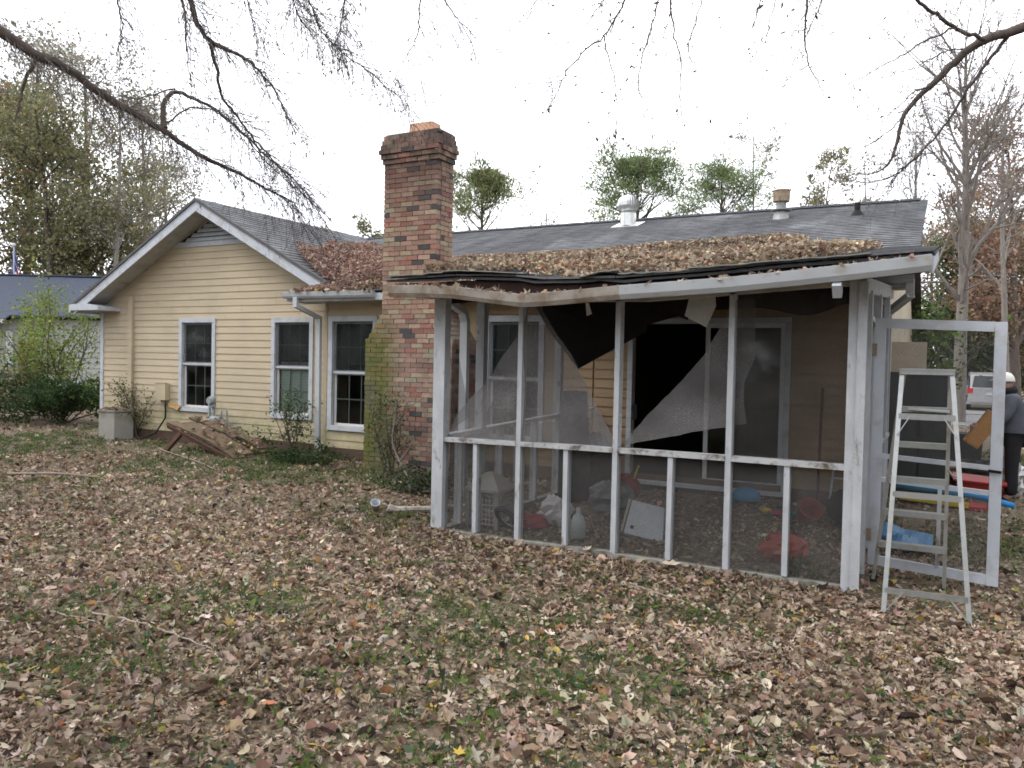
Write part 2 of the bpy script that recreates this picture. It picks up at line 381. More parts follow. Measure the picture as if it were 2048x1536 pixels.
mb = MB(); mb.box(UL-.01, UC, VG-.012, VG+.012, -.1, .2); mb.box(UC, UR, VM-.012, VM+.012, -.1, .22); mb.box(UL-.01, UL+.01, VG-.012, 19.7, -.1, .2)
mb.build('foundation', MAT('foundation_brown', (.09, .06, .045), .95, .3, 8), house)

# lap siding, one object to a board
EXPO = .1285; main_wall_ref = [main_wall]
def lap_board(parent, a0, a1, z, v, t0, t1):
    """board between a0..a1 at the bottom and t0..t1 at the top"""
    mb = MB(); zt = z+EXPO+.012; q = random.uniform(-.0012, .0012)
    B = [(a0, v-.018+q, z), (a1, v-.018+q, z), (t1, v-.004, zt), (t0, v-.004, zt), (a0, v+.012, z), (a1, v+.012, z), (t1, v+.012, zt), (t0, v+.012, zt)]
    mb.add(B, [(0, 1, 2, 3), (0, 4, 5, 1), (0, 3, 7, 4), (1, 5, 6, 2), (2, 6, 7, 3), (4, 7, 6, 5)])
    return mb.build('siding_board', m_siding_brownshade if (parent is main_wall_ref[0] and a0 > -6.2) else m_siding, parent)
def cuts(u0, u1, z, holes):
    segs = [(u0, u1)]
    for h in holes:
        if h[2] < z+EXPO*.65 and h[3] > z+EXPO*.35:
            new = []
            for a, b_ in segs:
                if h[1] <= a or h[0] >= b_: new.append((a, b_)); continue
                if h[0] > a: new.append((a, h[0]))
                if h[1] < b_: new.append((h[1], b_))
            segs = new
    out = []
    for a, b_ in segs:
        while b_-a > 2.6:
            c = a+random.uniform(1.1, 2.4); out.append((a, c-.002)); a = c+.002
        out.append((a, b_))
    return [s_ for s_ in out if s_[1]-s_[0] > .03]
random.seed(4)
VENT_Z = 3.80
z = .19
while z < VENT_Z-.03:
    lim = lambda zz: ((4.45-zz)/WS)
    lo = max(UL+.07, AP_U-lim(z)); hi = min(UC-.01, AP_U+lim(z)); lo2 = max(UL+.07, AP_U-lim(z+EXPO)); hi2 = min(UC-.01, AP_U+lim(z+EXPO))
    for a, c_ in cuts(lo, hi, z, [W1, W2]):
        lap_board(gable_wall, a, c_, z, VG, max(a, lo2), min(c_, hi2))
    z += EXPO
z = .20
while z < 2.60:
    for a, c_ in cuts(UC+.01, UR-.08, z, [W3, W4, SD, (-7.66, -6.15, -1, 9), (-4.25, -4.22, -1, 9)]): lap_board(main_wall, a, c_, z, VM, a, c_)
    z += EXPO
mb = MB(); mb.box(UL-.025, UL+.07, VG-.03, VG+.02, .12, 2.62); mb.box(UL-.025, UL, VG+.02, VG+.1, .12, 2.62); mb.build('corner_board', m_white, house)
mb = MB(); mb.box(UR-.08, UR+.02, VM-.03, VM+.02, .12, 2.60); mb.build('corner_board', m_white, house)
mb = MB(); mb.box(UC-.004, UC+.05, VM-.024, VM+.012, .14, 2.6); mb.box(UC-.006, UC+.0, VM+.012, VG-.01, .14, 2.6); mb.build('corner_board', m_siding, house)
mb = MB(); mb.box(-14.55, -14.43, VG-.075, VG-.018, .2, 2.86); mb.build('conduit_cover', m_siding, house)

# windows
m_blind = MAT('window_blind', (.70, .76, .70), .7, .06, 3)
m_blinddk = MAT('window_shade_dark', (.22, .245, .23), .8, .1, 3)
m_sash = MAT('sash_white', (.60, .63, .66), .5, .06, 6)
m_mull = MAT('muntin', (.48, .51, .52), .6, .1, 6)
def make_window(w, v, lower='dark', right_trim=True):
    u0, u1, z0, z1 = w; t = .085; mb = MB(); f = v-.036
    mb.box(u0, u0+t, f, v+.02, z0, z1); mb.box(u1-t, u1, f, v+.02, z0, z1)
    mb.box(u0+t, u1-t, f, v+.02, z1-t, z1); mb.box(u0+t, u1-t, f-.012, v+.02, z0, z0+t*.9)
    win = mb.build('window', m_white, house)
    a0, a1, b0, b1 = u0+t, u1-t, z0+t*.9, z1-t; zm = (b0+b1)/2+.02; s = .04
    mb = MB()
    for (c0, c1, y) in ((zm, b1, v+.02), (b0, zm, v+.045)):
        mb.box(a0, a0+s, y, y+.03, c0, c1); mb.box(a1-s, a1, y, y+.03, c0, c1); mb.box(a0+s, a1-s, y, y+.03, c1-s, c1)
        mb.box(a0+s, a1-s, y, y+.03, c0, c0+s)
    mb.build('sash', m_sash, win)
    mb = MB(); mb.box(a0+.005, a1-.005, v-.012, v+.018, zm-.018, zm+.02); mb.build('meeting_rail', m_white, win)
    for (c0, c1, y) in ((zm+s, b1-s, v+.034), (b0+s, zm-s, v+.059)):
        mb = MB(); mb.add([(a0+s, y, c0), (a1-s, y, c0), (a1-s, y, c1), (a0+s, y, c1)], [(0, 1, 2, 3)]); mb.build('pane', m_glass, win)
        mb = MB()
        for k in (1, 2): x = a0+s+(a1-a0-2*s)*k/3; mb.box(x-.009, x+.009, y+.008, y+.018, c0, c1)
        zz = (c0+c1)/2; mb.box(a0+s, a1-s, y+.0085, y+.0175, zz-.009, zz+.009); mb.build('muntin', m_mull, win)
    mb = MB(); mb.box(a0+.01, a1-.01, v+.002, v+.005, zm+.02, b1-.005); mb.build('insect_screen', m_wscreen, win)
    mb = MB(); mb.box(a0+.03, a1-.03, v+.15, v+.156, zm+.13, b1); mb.build('shade', m_blinddk, win)
    if lower == 'blind':
        mb = MB(); n = 18; c0, c1 = b0+.01, zm+.1
        for k in range(n):
            zz = c0+(c1-c0)*k/n; mb.add([(a0+.03, v+.105, zz), (a1-.03, v+.105, zz), (a1-.03, v+.118, zz+(c1-c0)/n*.96), (a0+.03, v+.118, zz+(c1-c0)/n*.96)], [(0, 1, 2, 3)])
        mb.build('blind', m_blind, win)
    return win
m_wscreen = SCREEN('window_insect_screen', (.045, .05, .05), .30)
make_window(W1, VG); make_window(W2, VG, 'blind'); make_window(W3, VM); make_window(W4, VM)

# sliding glass door inside the porch
u0, u1, z0, z1 = SD; mb = MB()
mb.box(u0, u0+.07, VM-.03, VM+.06, z0, z1); mb.box(u1-.07, u1, VM-.03, VM+.06, z0, z1); mb.box(u0+.07, u1-.07, VM-.03, VM+.06, z1-.07, z1)
mb.box(u0-.02, u1+.02, VM-.09, VM+.10, z0-.05, z0)
sd = mb.build('sliding_door', m_white, house)
um = -2.69; mb = MB(); s = .055
mb.box(um, um+s, VM+.0, VM+.035, z0, z1-.07); mb.box(u1-.07-s, u1-.07, VM+.0, VM+.035, z0, z1-.07)
mb.box(um+s, u1-.07-s, VM+.0, VM+.035, z0, z0+.09); mb.box(um+s, u1-.07-s, VM+.0, VM+.035, z1-.07-s, z1-.07); mb.build('door_leaf', m_sash, sd)
mb = MB(); mb.add([(um+s, VM+.016, z0+.09), (u1-.07-s, VM+.016, z0+.09), (u1-.07-s, VM+.016, z1-.07-s), (um+s, VM+.016, z1-.07-s)], [(0, 1, 2, 3)]); mb.build('pane', m_glass, sd)
mb = MB(); mb.box(u0+.1, u0+.16, VM-.05, VM-.03, .95, 1.15); mb.build('handle', m_black, sd)

# ---------------------------------------------------------------- roofs
def deck(poly_uv, zf, thick, name, mat):
    mb = MB(); mb.prism([(u, v, zf(u, v)) for u, v in poly_uv], (0, 0, thick)); return mb.build(name, mat, house)
m_deck = MAT('roof_deck', (.10, .10, .105), .95, .2, 6)
main_poly = [(-9.57, EV), (-.28, EV), (-.42, RV), (-12.08, RV), (-8.79, 10.05), (-9.57, 10.05)]
roof = deck(main_poly, lambda u, v: z_main(v), -.04, 'main_roof', m_deck)
deck([(-15.78, RV), (-.42, RV), (-.42, 20.25), (-15.78, 20.25)], lambda u, v: z_main(RV)-MS*(v-RV), -.04, 'rear_roof', m_deck)
wing = deck([(AP_U, 10.05), (-8.79, 10.05), (-12.08, RV)], lambda u, v: z_wing(u), -.04, 'wing_roof', m_deck)
deck([(AP_U, 10.05), (-15.78, 10.05), (-15.78, 17), (AP_U, 17)], lambda u, v: z_wing(u), -.04, 'wing_roof', m_deck)

def shingles(name, parent, E, a, s, W, Ls, keep, seed, tw=.305, ex=.137, tint=(1, 1, 1), lift=.012, zf=None):
    rg = np.random.default_rng(seed); a = unit(a); s = unit(s); n = np.cross(a, s); n = n*np.sign(n[2])
    nc = int(Ls/ex)+1; nt_ = int(W/tw)+2; V = []; Cc = []
    I, J = np.meshgrid(np.arange(nc), np.arange(nt_), indexing='ij'); I = I.ravel(); J = J.ravel()
    off = (I % 2)*tw/2+rg.random(nc)[I]*.03-tw/2
    x0 = J*tw+off; x1 = x0+tw-.006; x0 = np.clip(x0, 0, W); x1 = np.clip(x1, 0, W)
    y0 = I*ex+rg.normal(0, .0025, len(I)); y1 = np.minimum((I+1)*ex+.01, Ls); l0 = lift+rg.random(len(I))*.004
    ok = (x1-x0 > .02) & (y1-y0 > .02)
    mid = E+np.outer((x0+x1)/2, a)+np.outer((y0+y1)/2, s); ok &= keep(mid)
    x0, x1, y0, y1, l0 = (q[ok] for q in (x0, x1, y0, y1, l0)); k = len(x0)
    def pt(x, y, h): return E+np.outer(x, a)+np.outer(y, s)+np.outer(h, n)
    P = np.stack([pt(x0, y0, l0), pt(x1, y0, l0), pt(x1, y1, np.full(k, .003)), pt(x0, y1, np.full(k, .003)), pt(x0, y0, np.full(k, -.003)), pt(x1, y0, np.full(k, -.003))], 1)
    if zf is not None: P[:, :, 2] += zf(P[:, :, 0], P[:, :, 1])
    base = np.arange(k)[:, None]*6
    F = np.vstack([base+np.array([0, 1, 2, 3]), base+np.array([4, 5, 1, 0])])
    g = .130*(1+rg.normal(0, .10, k)); col = np.stack([g*1.0*tint[0], g*1.03*tint[1], g*1.09*tint[2]], -1)
    me = fast_mesh(name, P.reshape(-1, 3)-org(parent), [F], np.repeat(col, 6, 0)); me.materials.append(m_shingle)
    o = link(bpy.data.objects.new(name, me), parent); return tag(o, kind='stuff')
cs = math.hypot(1, MS)
shingles('shingles', roof, np.array([-9.57, EV-.02, z_main(EV-.02)+.002]), (1, 0, 0), (0, 1, MS), 9.29, (RV-EV+.02)*cs,
         lambda p: (p[:, 2] > z_wing(p[:, 0])-.01) | (p[:, 1] < 10.06), 1)
# ridge of the main roof further left than the eave
shingles('shingles', roof, np.array([-12.3, 10.2, z_main(10.2)+.002]), (1, 0, 0), (0, 1, MS), 2.73, (RV-10.2)*cs, lambda p: p[:, 2] > z_wing(p[:, 0])-.01, 2)
ws = math.hypot(1, WS)
shingles('shingles', wing, np.array([-8.7, 10.03, z_wing(-8.7)+.002]), (0, 1, 0), (-1, 0, WS), 5.0, 3.4*ws, lambda p: p[:, 2] > z_main(p[:, 1])-.01, 3)
mb = MB()
for k in range(38): mb.box(-12.1+k*.308, -12.1+k*.308+.30, RV-.13, RV+.13, z_main(RV-.06)+.006, z_main(RV)+.016+.004*(k % 2))
tag(mb.build('ridge_caps', MAT('ridge_cap', (.12, .125, .14), .9, .2, 20), roof), kind='stuff')
mb = MB()
for k in range(17):
    y = 10.03+k*.3; z_ = AP_Z+.005+.004*(k % 2)
    mb.add([(AP_U-.13, y, z_-.066), (AP_U, y, z_+.004), (AP_U+.13, y, z_-.066), (AP_U-.13, y+.29, z_-.062), (AP_U, y+.29, z_+.008), (AP_U+.13, y+.29, z_-.062)], [(0, 1, 4, 3), (1, 2, 5, 4), (0, 3, 5, 2)])
tag(mb.build('ridge_caps', bpy.data.materials['ridge_cap'], wing), kind='stuff')

# rake boards, soffit, eave return, gable vent
RVK = 10.05
def rake(u_end, name):
    mb = MB(); sg = np.sign(u_end-AP_U)
    def P(u, dz, v): return (u, v, z_wing(u)+dz)
    pts = [P(AP_U, -.045, RVK-.03), P(u_end, -.045, RVK-.03), P(u_end, -.225, RVK-.03), P(AP_U, -.225, RVK-.03)]
    mb.prism(pts, (0, .028, 0)); return mb.build(name, m_white, house)
rake(-15.70, 'rake_board'); rake(-8.98, 'rake_board')
mb = MB()
for ue in (-15.78, -8.90):
    mb.prism([(AP_U, RVK-.055, AP_Z+.012), (ue, RVK-.055, z_wing(ue)+.012), (ue, RVK-.055, z_wing(ue)-.045), (AP_U, RVK-.055, AP_Z-.045)], (0, .06, 0))
mb.build('drip_edge', m_deck, house)
mb = MB()
for ue in (-15.66, -9.0):
    mb.prism([(AP_U, RVK, AP_Z-.17), (ue, RVK, z_wing(ue)-.17), (ue, RVK, z_wing(ue)-.15), (AP_U, RVK, AP_Z-.15)], (0, .46, 0))
mb.build('soffit', m_soffit, house)
mb = MB()   # boxed eave return at the low corner
mb.prism([(-15.80, 9.98, 2.56), (-14.86, 9.98, 2.56), (-14.86, 9.98, 2.63), (-15.30, 9.98, 2.70), (-15.80, 9.98, 2.68)], (0, .50, 0))
mb.build('eave_return', m_white, house)
mb = MB(); mb.box(-15.84, -15.78, 10.0, 19, 2.52, 2.66); mb.build('gutter', m_gutter, house)
vent = MB(); hw = (4.36-VENT_Z)/WS
vent.prism([(AP_U-hw-.1, VG-.03, VENT_Z-.03), (AP_U+hw+.1, VG-.03, VENT_Z-.03), (AP_U+hw, VG-.03, VENT_Z+.07), (AP_U-hw, VG-.03, VENT_Z+.07)], (0, .04, 0))
vent.prism([(AP_U-hw, VG+.0, VENT_Z), (AP_U+hw, VG+.0, VENT_Z), (AP_U, VG+.0, 4.38)], (0, .011, 0))
gv = vent.build('gable_vent', m_white, house)
mb = MB(); mb.prism([(AP_U-hw+.08, VG-.006, VENT_Z+.07), (AP_U+hw-.08, VG-.006, VENT_Z+.07), (AP_U, VG-.006, 4.33)], (0, .005, 0)); mb.build('vent_opening', m_black, gv)
for k in range(6):
    zz = VENT_Z+.075+k*.082; w_ = (4.33-zz-.05)/WS
    if w_ < .1: break
    mb = MB(); mb.add([(AP_U-w_, VG-.055, zz), (AP_U+w_, VG-.055, zz), (AP_U+w_, VG-.008, zz+.072), (AP_U-w_, VG-.008, zz+.072), (AP_U-w_, VG-.05, zz-.008), (AP_U+w_, VG-.05, zz-.008), (AP_U+w_, VG-.004, zz+.064), (AP_U-w_, VG-.004, zz+.064)], MB.BF)
    mb.build('louver', m_white, gv)

# main eave: fascia, soffit, gutter, downspouts
mb = MB(); mb.box(-9.55, -.3, EV+.0, EV+.025, 2.60, 2.735); mb.build('fascia', m_white, house)
mb = MB(); mb.box(-9.5, -.3, EV+.025, VM-.025, 2.60, 2.625); mb.build('soffit', m_soffit, house)
GP = [(0, .10), (-.004, 0), (-.06, -.004), (-.085, .03), (-.10, .095), (-.088, .098), (-.076, .035), (-.058, .006), (-.008, .008), (-.006, .10)]
def gutter(name, us, zs, v, mat, parent, cap=True, sc=1.0):
    mb = MB(); k = len(GP)
    P = np.array([[(u, v+gy_*sc, zz+gz_*sc) for gy_, gz_ in GP+[GP[0]]] for u, zz in zip(us, zs)]); mb.grid(P)
    if cap:
        for u, zz in ((us[0], zs[0]), (us[-1], zs[-1])): mb.prism([(u-.004, v+gy_*sc, zz+gz_*sc) for gy_, gz_ in GP[:5]], (.008, 0, 0))
    return mb.build(name, mat, parent)
gutter('gutter', [-9.57, -7.72], [2.655, 2.64], EV, m_gutter, house)
gutter('gutter', [-6.1, -.30], [2.63, 2.64], EV, m_gutter, house)
def dspout(pts, parent, name='downspout', mat=None, w=.085, h=.06):
    mb = MB()
    for p, q in zip(pts, pts[1:]):
        p = np.array(p, float); q = np.array(q, float); d = unit(q-p)
        mb.bar(p-d*.02, q+d*.02, w, h, up=(0, 1, 0) if abs(d[2]) > .7 else (0, 0, 1))
    return mb.build(name, mat or m_gutter, parent)
dspout([(-9.30, 9.70, 2.655), (-9.30, 9.70, 2.53), (-9.20, 10.14, 2.36), (-9.185, 10.14, .12)], house)
dspout([(-.33, 9.72, 2.66), (-.33, 9.74, 2.50), (-.56, 10.10, 2.34), (-.56, 10.13, .1)], house)

# roof vents
c = np.array([-5.37, 14.45, z_main(14.45)]); mb = MB()
mb.obox(c+(0, 0, .012), [(1, 0, 0), unit((0, 1, MS)), unit((0, -MS, 1))], [.27, .24, .008])
mb.lathe([(.155, -.02), (.15, .22), (.135, .24)], c, 20); tv = mb.build('turbine_vent', m_steel, roof, smooth=False)
mb = MB(); nb = 24
for i in range(nb):
    t0, t1 = 2*math.pi*i/nb, 2*math.pi*(i+.92)/nb; V = []
    for j in range(8):
        ph = math.pi*j/7*.97+.05; rr = .205*math.sin(ph)**.75+.012; zz = .40-.175*math.cos(ph)
        V.append((c[0]+rr*math.cos(t0), c[1]+rr*math.sin(t0), c[2]+zz)); r2 = rr*.9; V.append((c[0]+r2*math.cos(t1), c[1]+r2*math.sin(t1), c[2]+zz))
    mb.add(V, [(2*j, 2*j+1, 2*j+3, 2*j+2) for j in range(7)])
mb.build('turbine_fins', m_steel, tv)
c = np.array([-2.48, 14.05, z_main(14.05)]); mb = MB(); mb.lathe([(.15, -.05), (.10, .13), (.17, .135), (.17, .145), (.085, .15), (.085, .30)], c, 16)
fp = mb.build('flue_pipe', m_steelold, roof); mb = MB(); mb.lathe([(.085, .28), (.135, .285), (.14, .46), (.15, .465), (.15, .475), (.0, .49)], c, 18, cap=False); mb.build('flue_cap', m_rust, fp)
c = np.array([-1.27, 13.9, z_main(13.9)]); mb = MB(); mb.lathe([(.13, -.04), (.055, .07), (.045, .07), (.045, .20), (.035, .20), (.035, .1)], c, 12, cap=False); mb.build('vent_pipe', m_black, roof)

# ---------------------------------------------------------------- chimney: every brick its own piece
chim = MB(); CU0, CU1, CV0, CV1 = -7.385, -6.43, 9.5, 9.92; BU0, BU1 = -7.69, -6.13
gp = .012
chim.box(CU0+gp, CU1-gp, CV0+gp, CV1-.01, 2.38, 4.94); chim.box(BU0+gp, BU1-gp, CV0+gp, VM+.02, -.1, 1.96)
chim.prism([(BU0+gp, CV0+gp, 1.955), (BU1-gp, CV0+gp, 1.955), (CU1-gp, CV0+gp, 2.40), (CU0+gp, CV0+gp, 2.40)], (0, VM-CV0, 0))
chimney = chim.build('chimney', m_mortar, house)
BH, BJ, BL, BD = .0625, .009, .203, .095; CO = BH+BJ
bricks = []       # (x0,x1,y0,y1,z0,z1, rank)
def course(u0, u1, z_, k, v0, v1, rank, sides=True):
    L = BL+BJ; x = u0-(L/2 if k % 2 else 0)
    while x < u1-.02:
        a, b_ = max(x, u0), min(x+BL, u1)
        if b_-a > .03: bricks.append((a, b_, v0, v0+BD, z_, z_+BH, rank))
        x += L
    if sides:
        y = v0+BD+BJ-(L/2 if k % 2 == 0 else 0)
        while y < v1-.02:
            a, b_ = max(y, v0+BD+BJ), min(y+BL, v1)
            if b_-a > .03: bricks.append((u1-BD, u1, a, b_, z_, z_+BH, rank+.1))
            y += L
k = 0; z_ = 0.0
while z_ < 4.52:
    if z_ < 1.95: course(BU0, BU1, z_, k, CV0, VM-.02, 3)
    elif z_ < 2.38:
        t = min(1, (z_-1.9)/(2.36-1.9)); d = .305*t; course(BU0+d, BU1-d, z_, k, CV0, VM-.02, 2)
    else: course(CU0, CU1, z_, k, CV0, CV1, 0)
    k += 1; z_ += CO
for d in (.022, .042, .065, .047, .030, .014): course(CU0-d, CU1+d, z_, k, CV0-d, CV1+d*.5, 0); k += 1; z_ += CO
TOPZ = z_
rg = np.random.default_rng(11)
PAL = np.array([(.27, .155, .11), (.31, .195, .135), (.27, .115, .08), (.31, .235, .15), (.29, .175, .13), (.07, .065, .065), (.28, .24, .16), (.21, .11, .085)])
PW = np.array([.22, .2, .16, .12, .12, .07, .06, .05]); PW /= PW.sum()
order = sorted(range(len(bricks)), key=lambda i: (bricks[i][6], -bricks[i][5])); cache = {}; rest = MB()
for n_, i in enumerate(order):
    x0, x1, y0, y1, z0, z1, rk = bricks[i]
    col = PAL[rg.choice(len(PAL), p=PW)]*(1+rg.normal(0, .10)); o3 = rg.normal(0, .0012, 3)
    g_ = col.mean(); col = g_+(col-g_)*.85
    if z0 < 2.3: col = col*np.array([1.05, 1.1, 1.15])
    hx, hy, hz = (x1-x0)/2, (y1-y0)/2, (z1-z0)/2; c_ = np.array([(x0+x1)/2, (y0+y1)/2, (z0+z1)/2])+o3*(1, 1.5, .5)
    if n_ < 300:
        key = (round(hx, 3), round(hy, 3))
        if key not in cache:
            e = .003; q = MB(); q.obox((0, 0, 0), np.eye(3), (hx, hy, hz)); me = q.mesh('brick', np.zeros(3)); me.materials.append(m_brick); cache[key] = me
        ob = bpy.data.objects.new('brick', cache[key]); link(ob, chimney, c_); ob.color = (*col, 1)
    else: rest.obox(c_, np.eye(3), (hx, hy, hz), col)
tag(rest.build('bricks', m_bricks, chimney, colors=True), kind='stuff')
mb = MB(); a = .0
prof = []
fu0, fu1, fv0, fv1 = -7.03, -6.60, 9.58, 9.84
P = []
for (cx_, cy_, st) in ((fu1-.05, fv0+.05, -90), (fu1-.05, fv1-.05, 0), (fu0+.05, fv1-.05, 90), (fu0+.05, fv0+.05, 180)):
    for j in range(4): t = RAD(st+30*j); P.append((cx_+.05*math.cos(t), cy_+.05*math.sin(t), TOPZ-.02))
mb.prism(P, (0, 0, .17)); mb.build('flue_tile', m_clay, chimney)
mb = MB(); mb.box(CU0+.01, CU1-.01, CV0+.01, CV1-.01, TOPZ-.03, TOPZ+.012); mb.build('mortar_cap', m_mortar, chimney)
# ---------------------------------------------------------------- screened porch
porch = thing('screened_porch', (-2.4, 6.3, 0), 'sagging screened porch with torn screens, white posts and a leaf covered roof', 'porch')
PV = 6.3; PL, PR = -4.27, -.495
EDGE_U = [-4.62, -4.12, -3.75, -3.2, -3.05, -2.6, -2.45, -2.25, -2.04, -1.57, -1.06, -.58, -.06]
EDGE_Z = [2.417, 2.411, 2.42, 2.39, 2.361, 2.355, 2.365, 2.343, 2.360, 2.378, 2.415, 2.436, 2.458]
def porch_z(u, v):
    e = np.interp(u, EDGE_U, EDGE_Z); t = np.clip((np.asarray(v)-6.0)/5.05, 0, 1.2); return e+(3.195-e)*t
uu = np.array(EDGE_U); vv = np.linspace(6.0, 11.1, 14); UU, VV = np.meshgrid(uu, vv, indexing='ij')
mb = MB(); mb.grid(np.stack([UU, VV, porch_z(UU, VV)], -1), thick=(0, 0, -.022)); pdeck = mb.build('roof_deck', m_deck, porch)
shingles('shingles', pdeck, np.array([-4.62, 5.97, 0.012]), (1, 0, 0), (0, 1, 0), 4.56, 5.05, lambda p: p[:, 1] > 0, 21, zf=lambda u, v: porch_z(u, v))
# lifted shingle strips along the front edge
def flap(u0, u1, v0, v1, lift0, lift1, seed):
    rg = np.random.default_rng(seed); nu, nv = 9, 5; U = np.linspace(u0, u1, nu); V = np.linspace(v0, v1, nv); UU, VV = np.meshgrid(U, V, indexing='ij')
    t = (VV-v0)/(v1-v0); s_ = (UU-u0)/(u1-u0); Z = porch_z(UU, VV)+.02+(lift0*(1-s_)+lift1*s_)*(1-t)**1.5+rg.normal(0, .003, UU.shape)
    mb = MB(); mb.grid(np.stack([UU, VV, Z], -1), thick=(0, 0, -.008)); return mb.build('lifted_shingle', m_flap, pdeck)
m_flap = MAT('shingle_flap', (.19, .195, .18), .9, .2, 20, dirt=(.28, .28, .25), dirt_amt=(.5, .8))
flap(-4.55, -3.95, 5.94, 6.5, .012, .03, 1); flap(-3.95, -3.22, 5.93, 6.55, .035, .02, 2)
flap(-2.62, -2.28, 5.93, 6.35, .0, .055, 3); flap(-2.28, -1.95, 5.94, 6.35, .03, .01, 4); flap(-1.98, -1.6, 5.95, 6.4, .01, .012, 5)
flap(-1.72, -1.05, 5.93, 6.3, .02, .012, 6); flap(-1.05, -.45, 5.94, 6.25, .01, .008, 7)
mb = MB()   # rotten fascia seen in the gap over the gutter
us = np.linspace(-4.55, -.1, 24); ze = np.interp(us, EDGE_U, EDGE_Z)-.03; zg = np.interp(us, [-4.6, -3.84, -3.14, -2.63, -2.25, -1.39, -.575, -.06], [2.27, 2.24, 2.16, 2.19, 2.21, 2.24, 2.30, 2.345])-.01
mb.grid(np.stack([np.stack([us, us*0+6.04, ze], -1), np.stack([us, us*0+6.02, zg], -1)], 1), thick=(0, .025, 0)); mb.build('fascia', m_dark, porch)
gu = [-4.53, -4.2, -3.84, -3.5, -3.14, -2.9, -2.63, -2.25]; gzz = [2.255, 2.245, 2.228, 2.185, 2.140, 2.148, 2.165, 2.19]
gutter('gutter', gu, gzz, 6.0, m_gutterold, porch, sc=1.05)
gutter('gutter', [-2.252, -1.8, -1.39, -.95, -.575, -.08], [2.188, 2.207, 2.226, 2.258, 2.288, 2.333], 6.0, m_gutter, porch, sc=1.06)
mb = MB(); mb.bar((-.66, 5.95, 2.27), (-.66, 6.02, 2.19), .075, .06, up=(1, 0, 0)); mb.build('gutter_outlet', m_white, porch)
# header beam along the front, side headers
us = np.linspace(-4.27, -.5, 10); zt = np.interp(us, EDGE_U, EDGE_Z)-.05
mb = MB(); mb.grid(np.stack([np.stack([us, us*0+6.31, zt], -1), np.stack([us, us*0+6.31, zt-.10], -1)], 1), thick=(0, .09, 0)); mb.build('header_beam', m_soffit, porch)
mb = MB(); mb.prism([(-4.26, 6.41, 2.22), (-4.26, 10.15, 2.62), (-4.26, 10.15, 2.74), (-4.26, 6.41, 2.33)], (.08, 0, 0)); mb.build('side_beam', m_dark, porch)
mb = MB(); mb.prism([(-.60, 6.44, 2.24), (-.60, 10.15, 2.50), (-.60, 10.15, 2.64), (-.60, 6.44, 2.36)], (.09, 0, 0)); mb.build('side_beam', m_oldwhite, porch)
mb = MB(); mb.prism([(-.50, 6.06, 2.335), (-.10, 6.06, 2.36), (-.12, 9.9, 2.86), (-.50, 9.9, 2.84)], (0, 0, .02)); mb.build('soffit', m_soffit, porch)
mb = MB(); mb.prism([(-.09, 6.0, 2.455), (-.09, 10.9, 3.17), (-.09, 10.9, 3.03), (-.09, 6.0, 2.32)], (.022, 0, 0)); mb.build('fascia', m_white, porch)
for v_ in (7.1, 8.0, 8.9): # bare rafters
    pass
for u_ in (-3.9, -3.3, -2.7, -2.1, -1.5, -.9):
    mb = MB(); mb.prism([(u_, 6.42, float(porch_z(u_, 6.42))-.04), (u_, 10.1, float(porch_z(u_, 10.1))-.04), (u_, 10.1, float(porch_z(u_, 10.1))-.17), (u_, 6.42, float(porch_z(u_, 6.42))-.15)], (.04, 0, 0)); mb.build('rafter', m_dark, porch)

def post(u0, u1, v0, v1, z0, z1, name='post', lean=0.0):
    mb = MB(); mb.add([(u0, v0, z0), (u1, v0, z0), (u1, v1, z0), (u0, v1, z0), (u0+lean, v0, z1), (u1+lean, v0, z1), (u1+lean, v1, z1), (u0+lean, v1, z1)], MB.BF)
    return mb.build(name, m_oldwhite, porch)
post(PL, PL+.125, PV, PV+.10, .02, 2.30); mb = MB(); mb.box(PL+.085, PL+.135, PV-.018, PV-.001, .07, 2.25); mb.build('trim_strip', m_oldwhite, porch)
post(PR-.115, PR, PV, PV+.10, .02, 2.33); mb = MB(); mb.box(PR-.05, PR+.012, PV-.02, PV-.001, .05, 2.31); mb.build('trim_strip', m_oldwhite, porch)
for u_ in (-3.365, -2.435, -1.485): post(u_, u_+.045, PV+.01, PV+.10, .06, float(np.interp(u_, EDGE_U, EDGE_Z))-.04)
for u_ in (-3.815, -2.89, -1.955, -1.035): post(u_, u_+.042, PV+.012, PV+.10, .07, .925, 'stud', random.uniform(-.006, .006))
xs = [PL+.125, -3.365, -2.435, -1.485, PR-.115]; xr = [.945, .955, .962, .965, .962]
for i in range(4):
    a, c_ = xs[i]+(.045 if i else 0), xs[i+1]
    mb = MB(); mb.bar((a, PV+.052, xr[i]-.022), (c_, PV+.052, xr[i+1]-.022), .104, .042); mb.build('mid_rail', m_rail, porch)
for i in range(4):
    a, c_ = xs[i]+(.045 if i else 0), xs[i+1]
    mb = MB(); mb.bar((a-.06, PV+.05, .028), (c_+.02, PV+.05, .028+(.012 if i == 1 else 0)), .10-.006*i, .062); mb.build('sill', m_sill, porch)
# left wall of the porch
for v_, w_ in ((7.08, .09), (8.98, .09)): post(PL+.0, PL+.09, v_, v_+w_, .05, 2.42, 'post')
for v_ in (6.70, 7.52, 7.95, 8.36): post(PL+.004, PL+.088, v_, v_+.042, .05, .95+.025*(v_-6.3), 'stud')
mb = MB(); mb.bar((PL+.045, 6.41, .935), (PL+.045, 10.1, 1.06), .10, .042); mb.build('mid_rail', m_oldwhite, porch)
mb = MB(); mb.box(PL, PL+.095, 6.41, 10.1, .0, .055); mb.build('sill', m_sill, porch)
dspout([(-4.40, 6.62, 2.30), (-4.34, 6.92, 2.18), (-4.33, 6.95, 2.08), (-4.33, 6.95, .3)], porch)
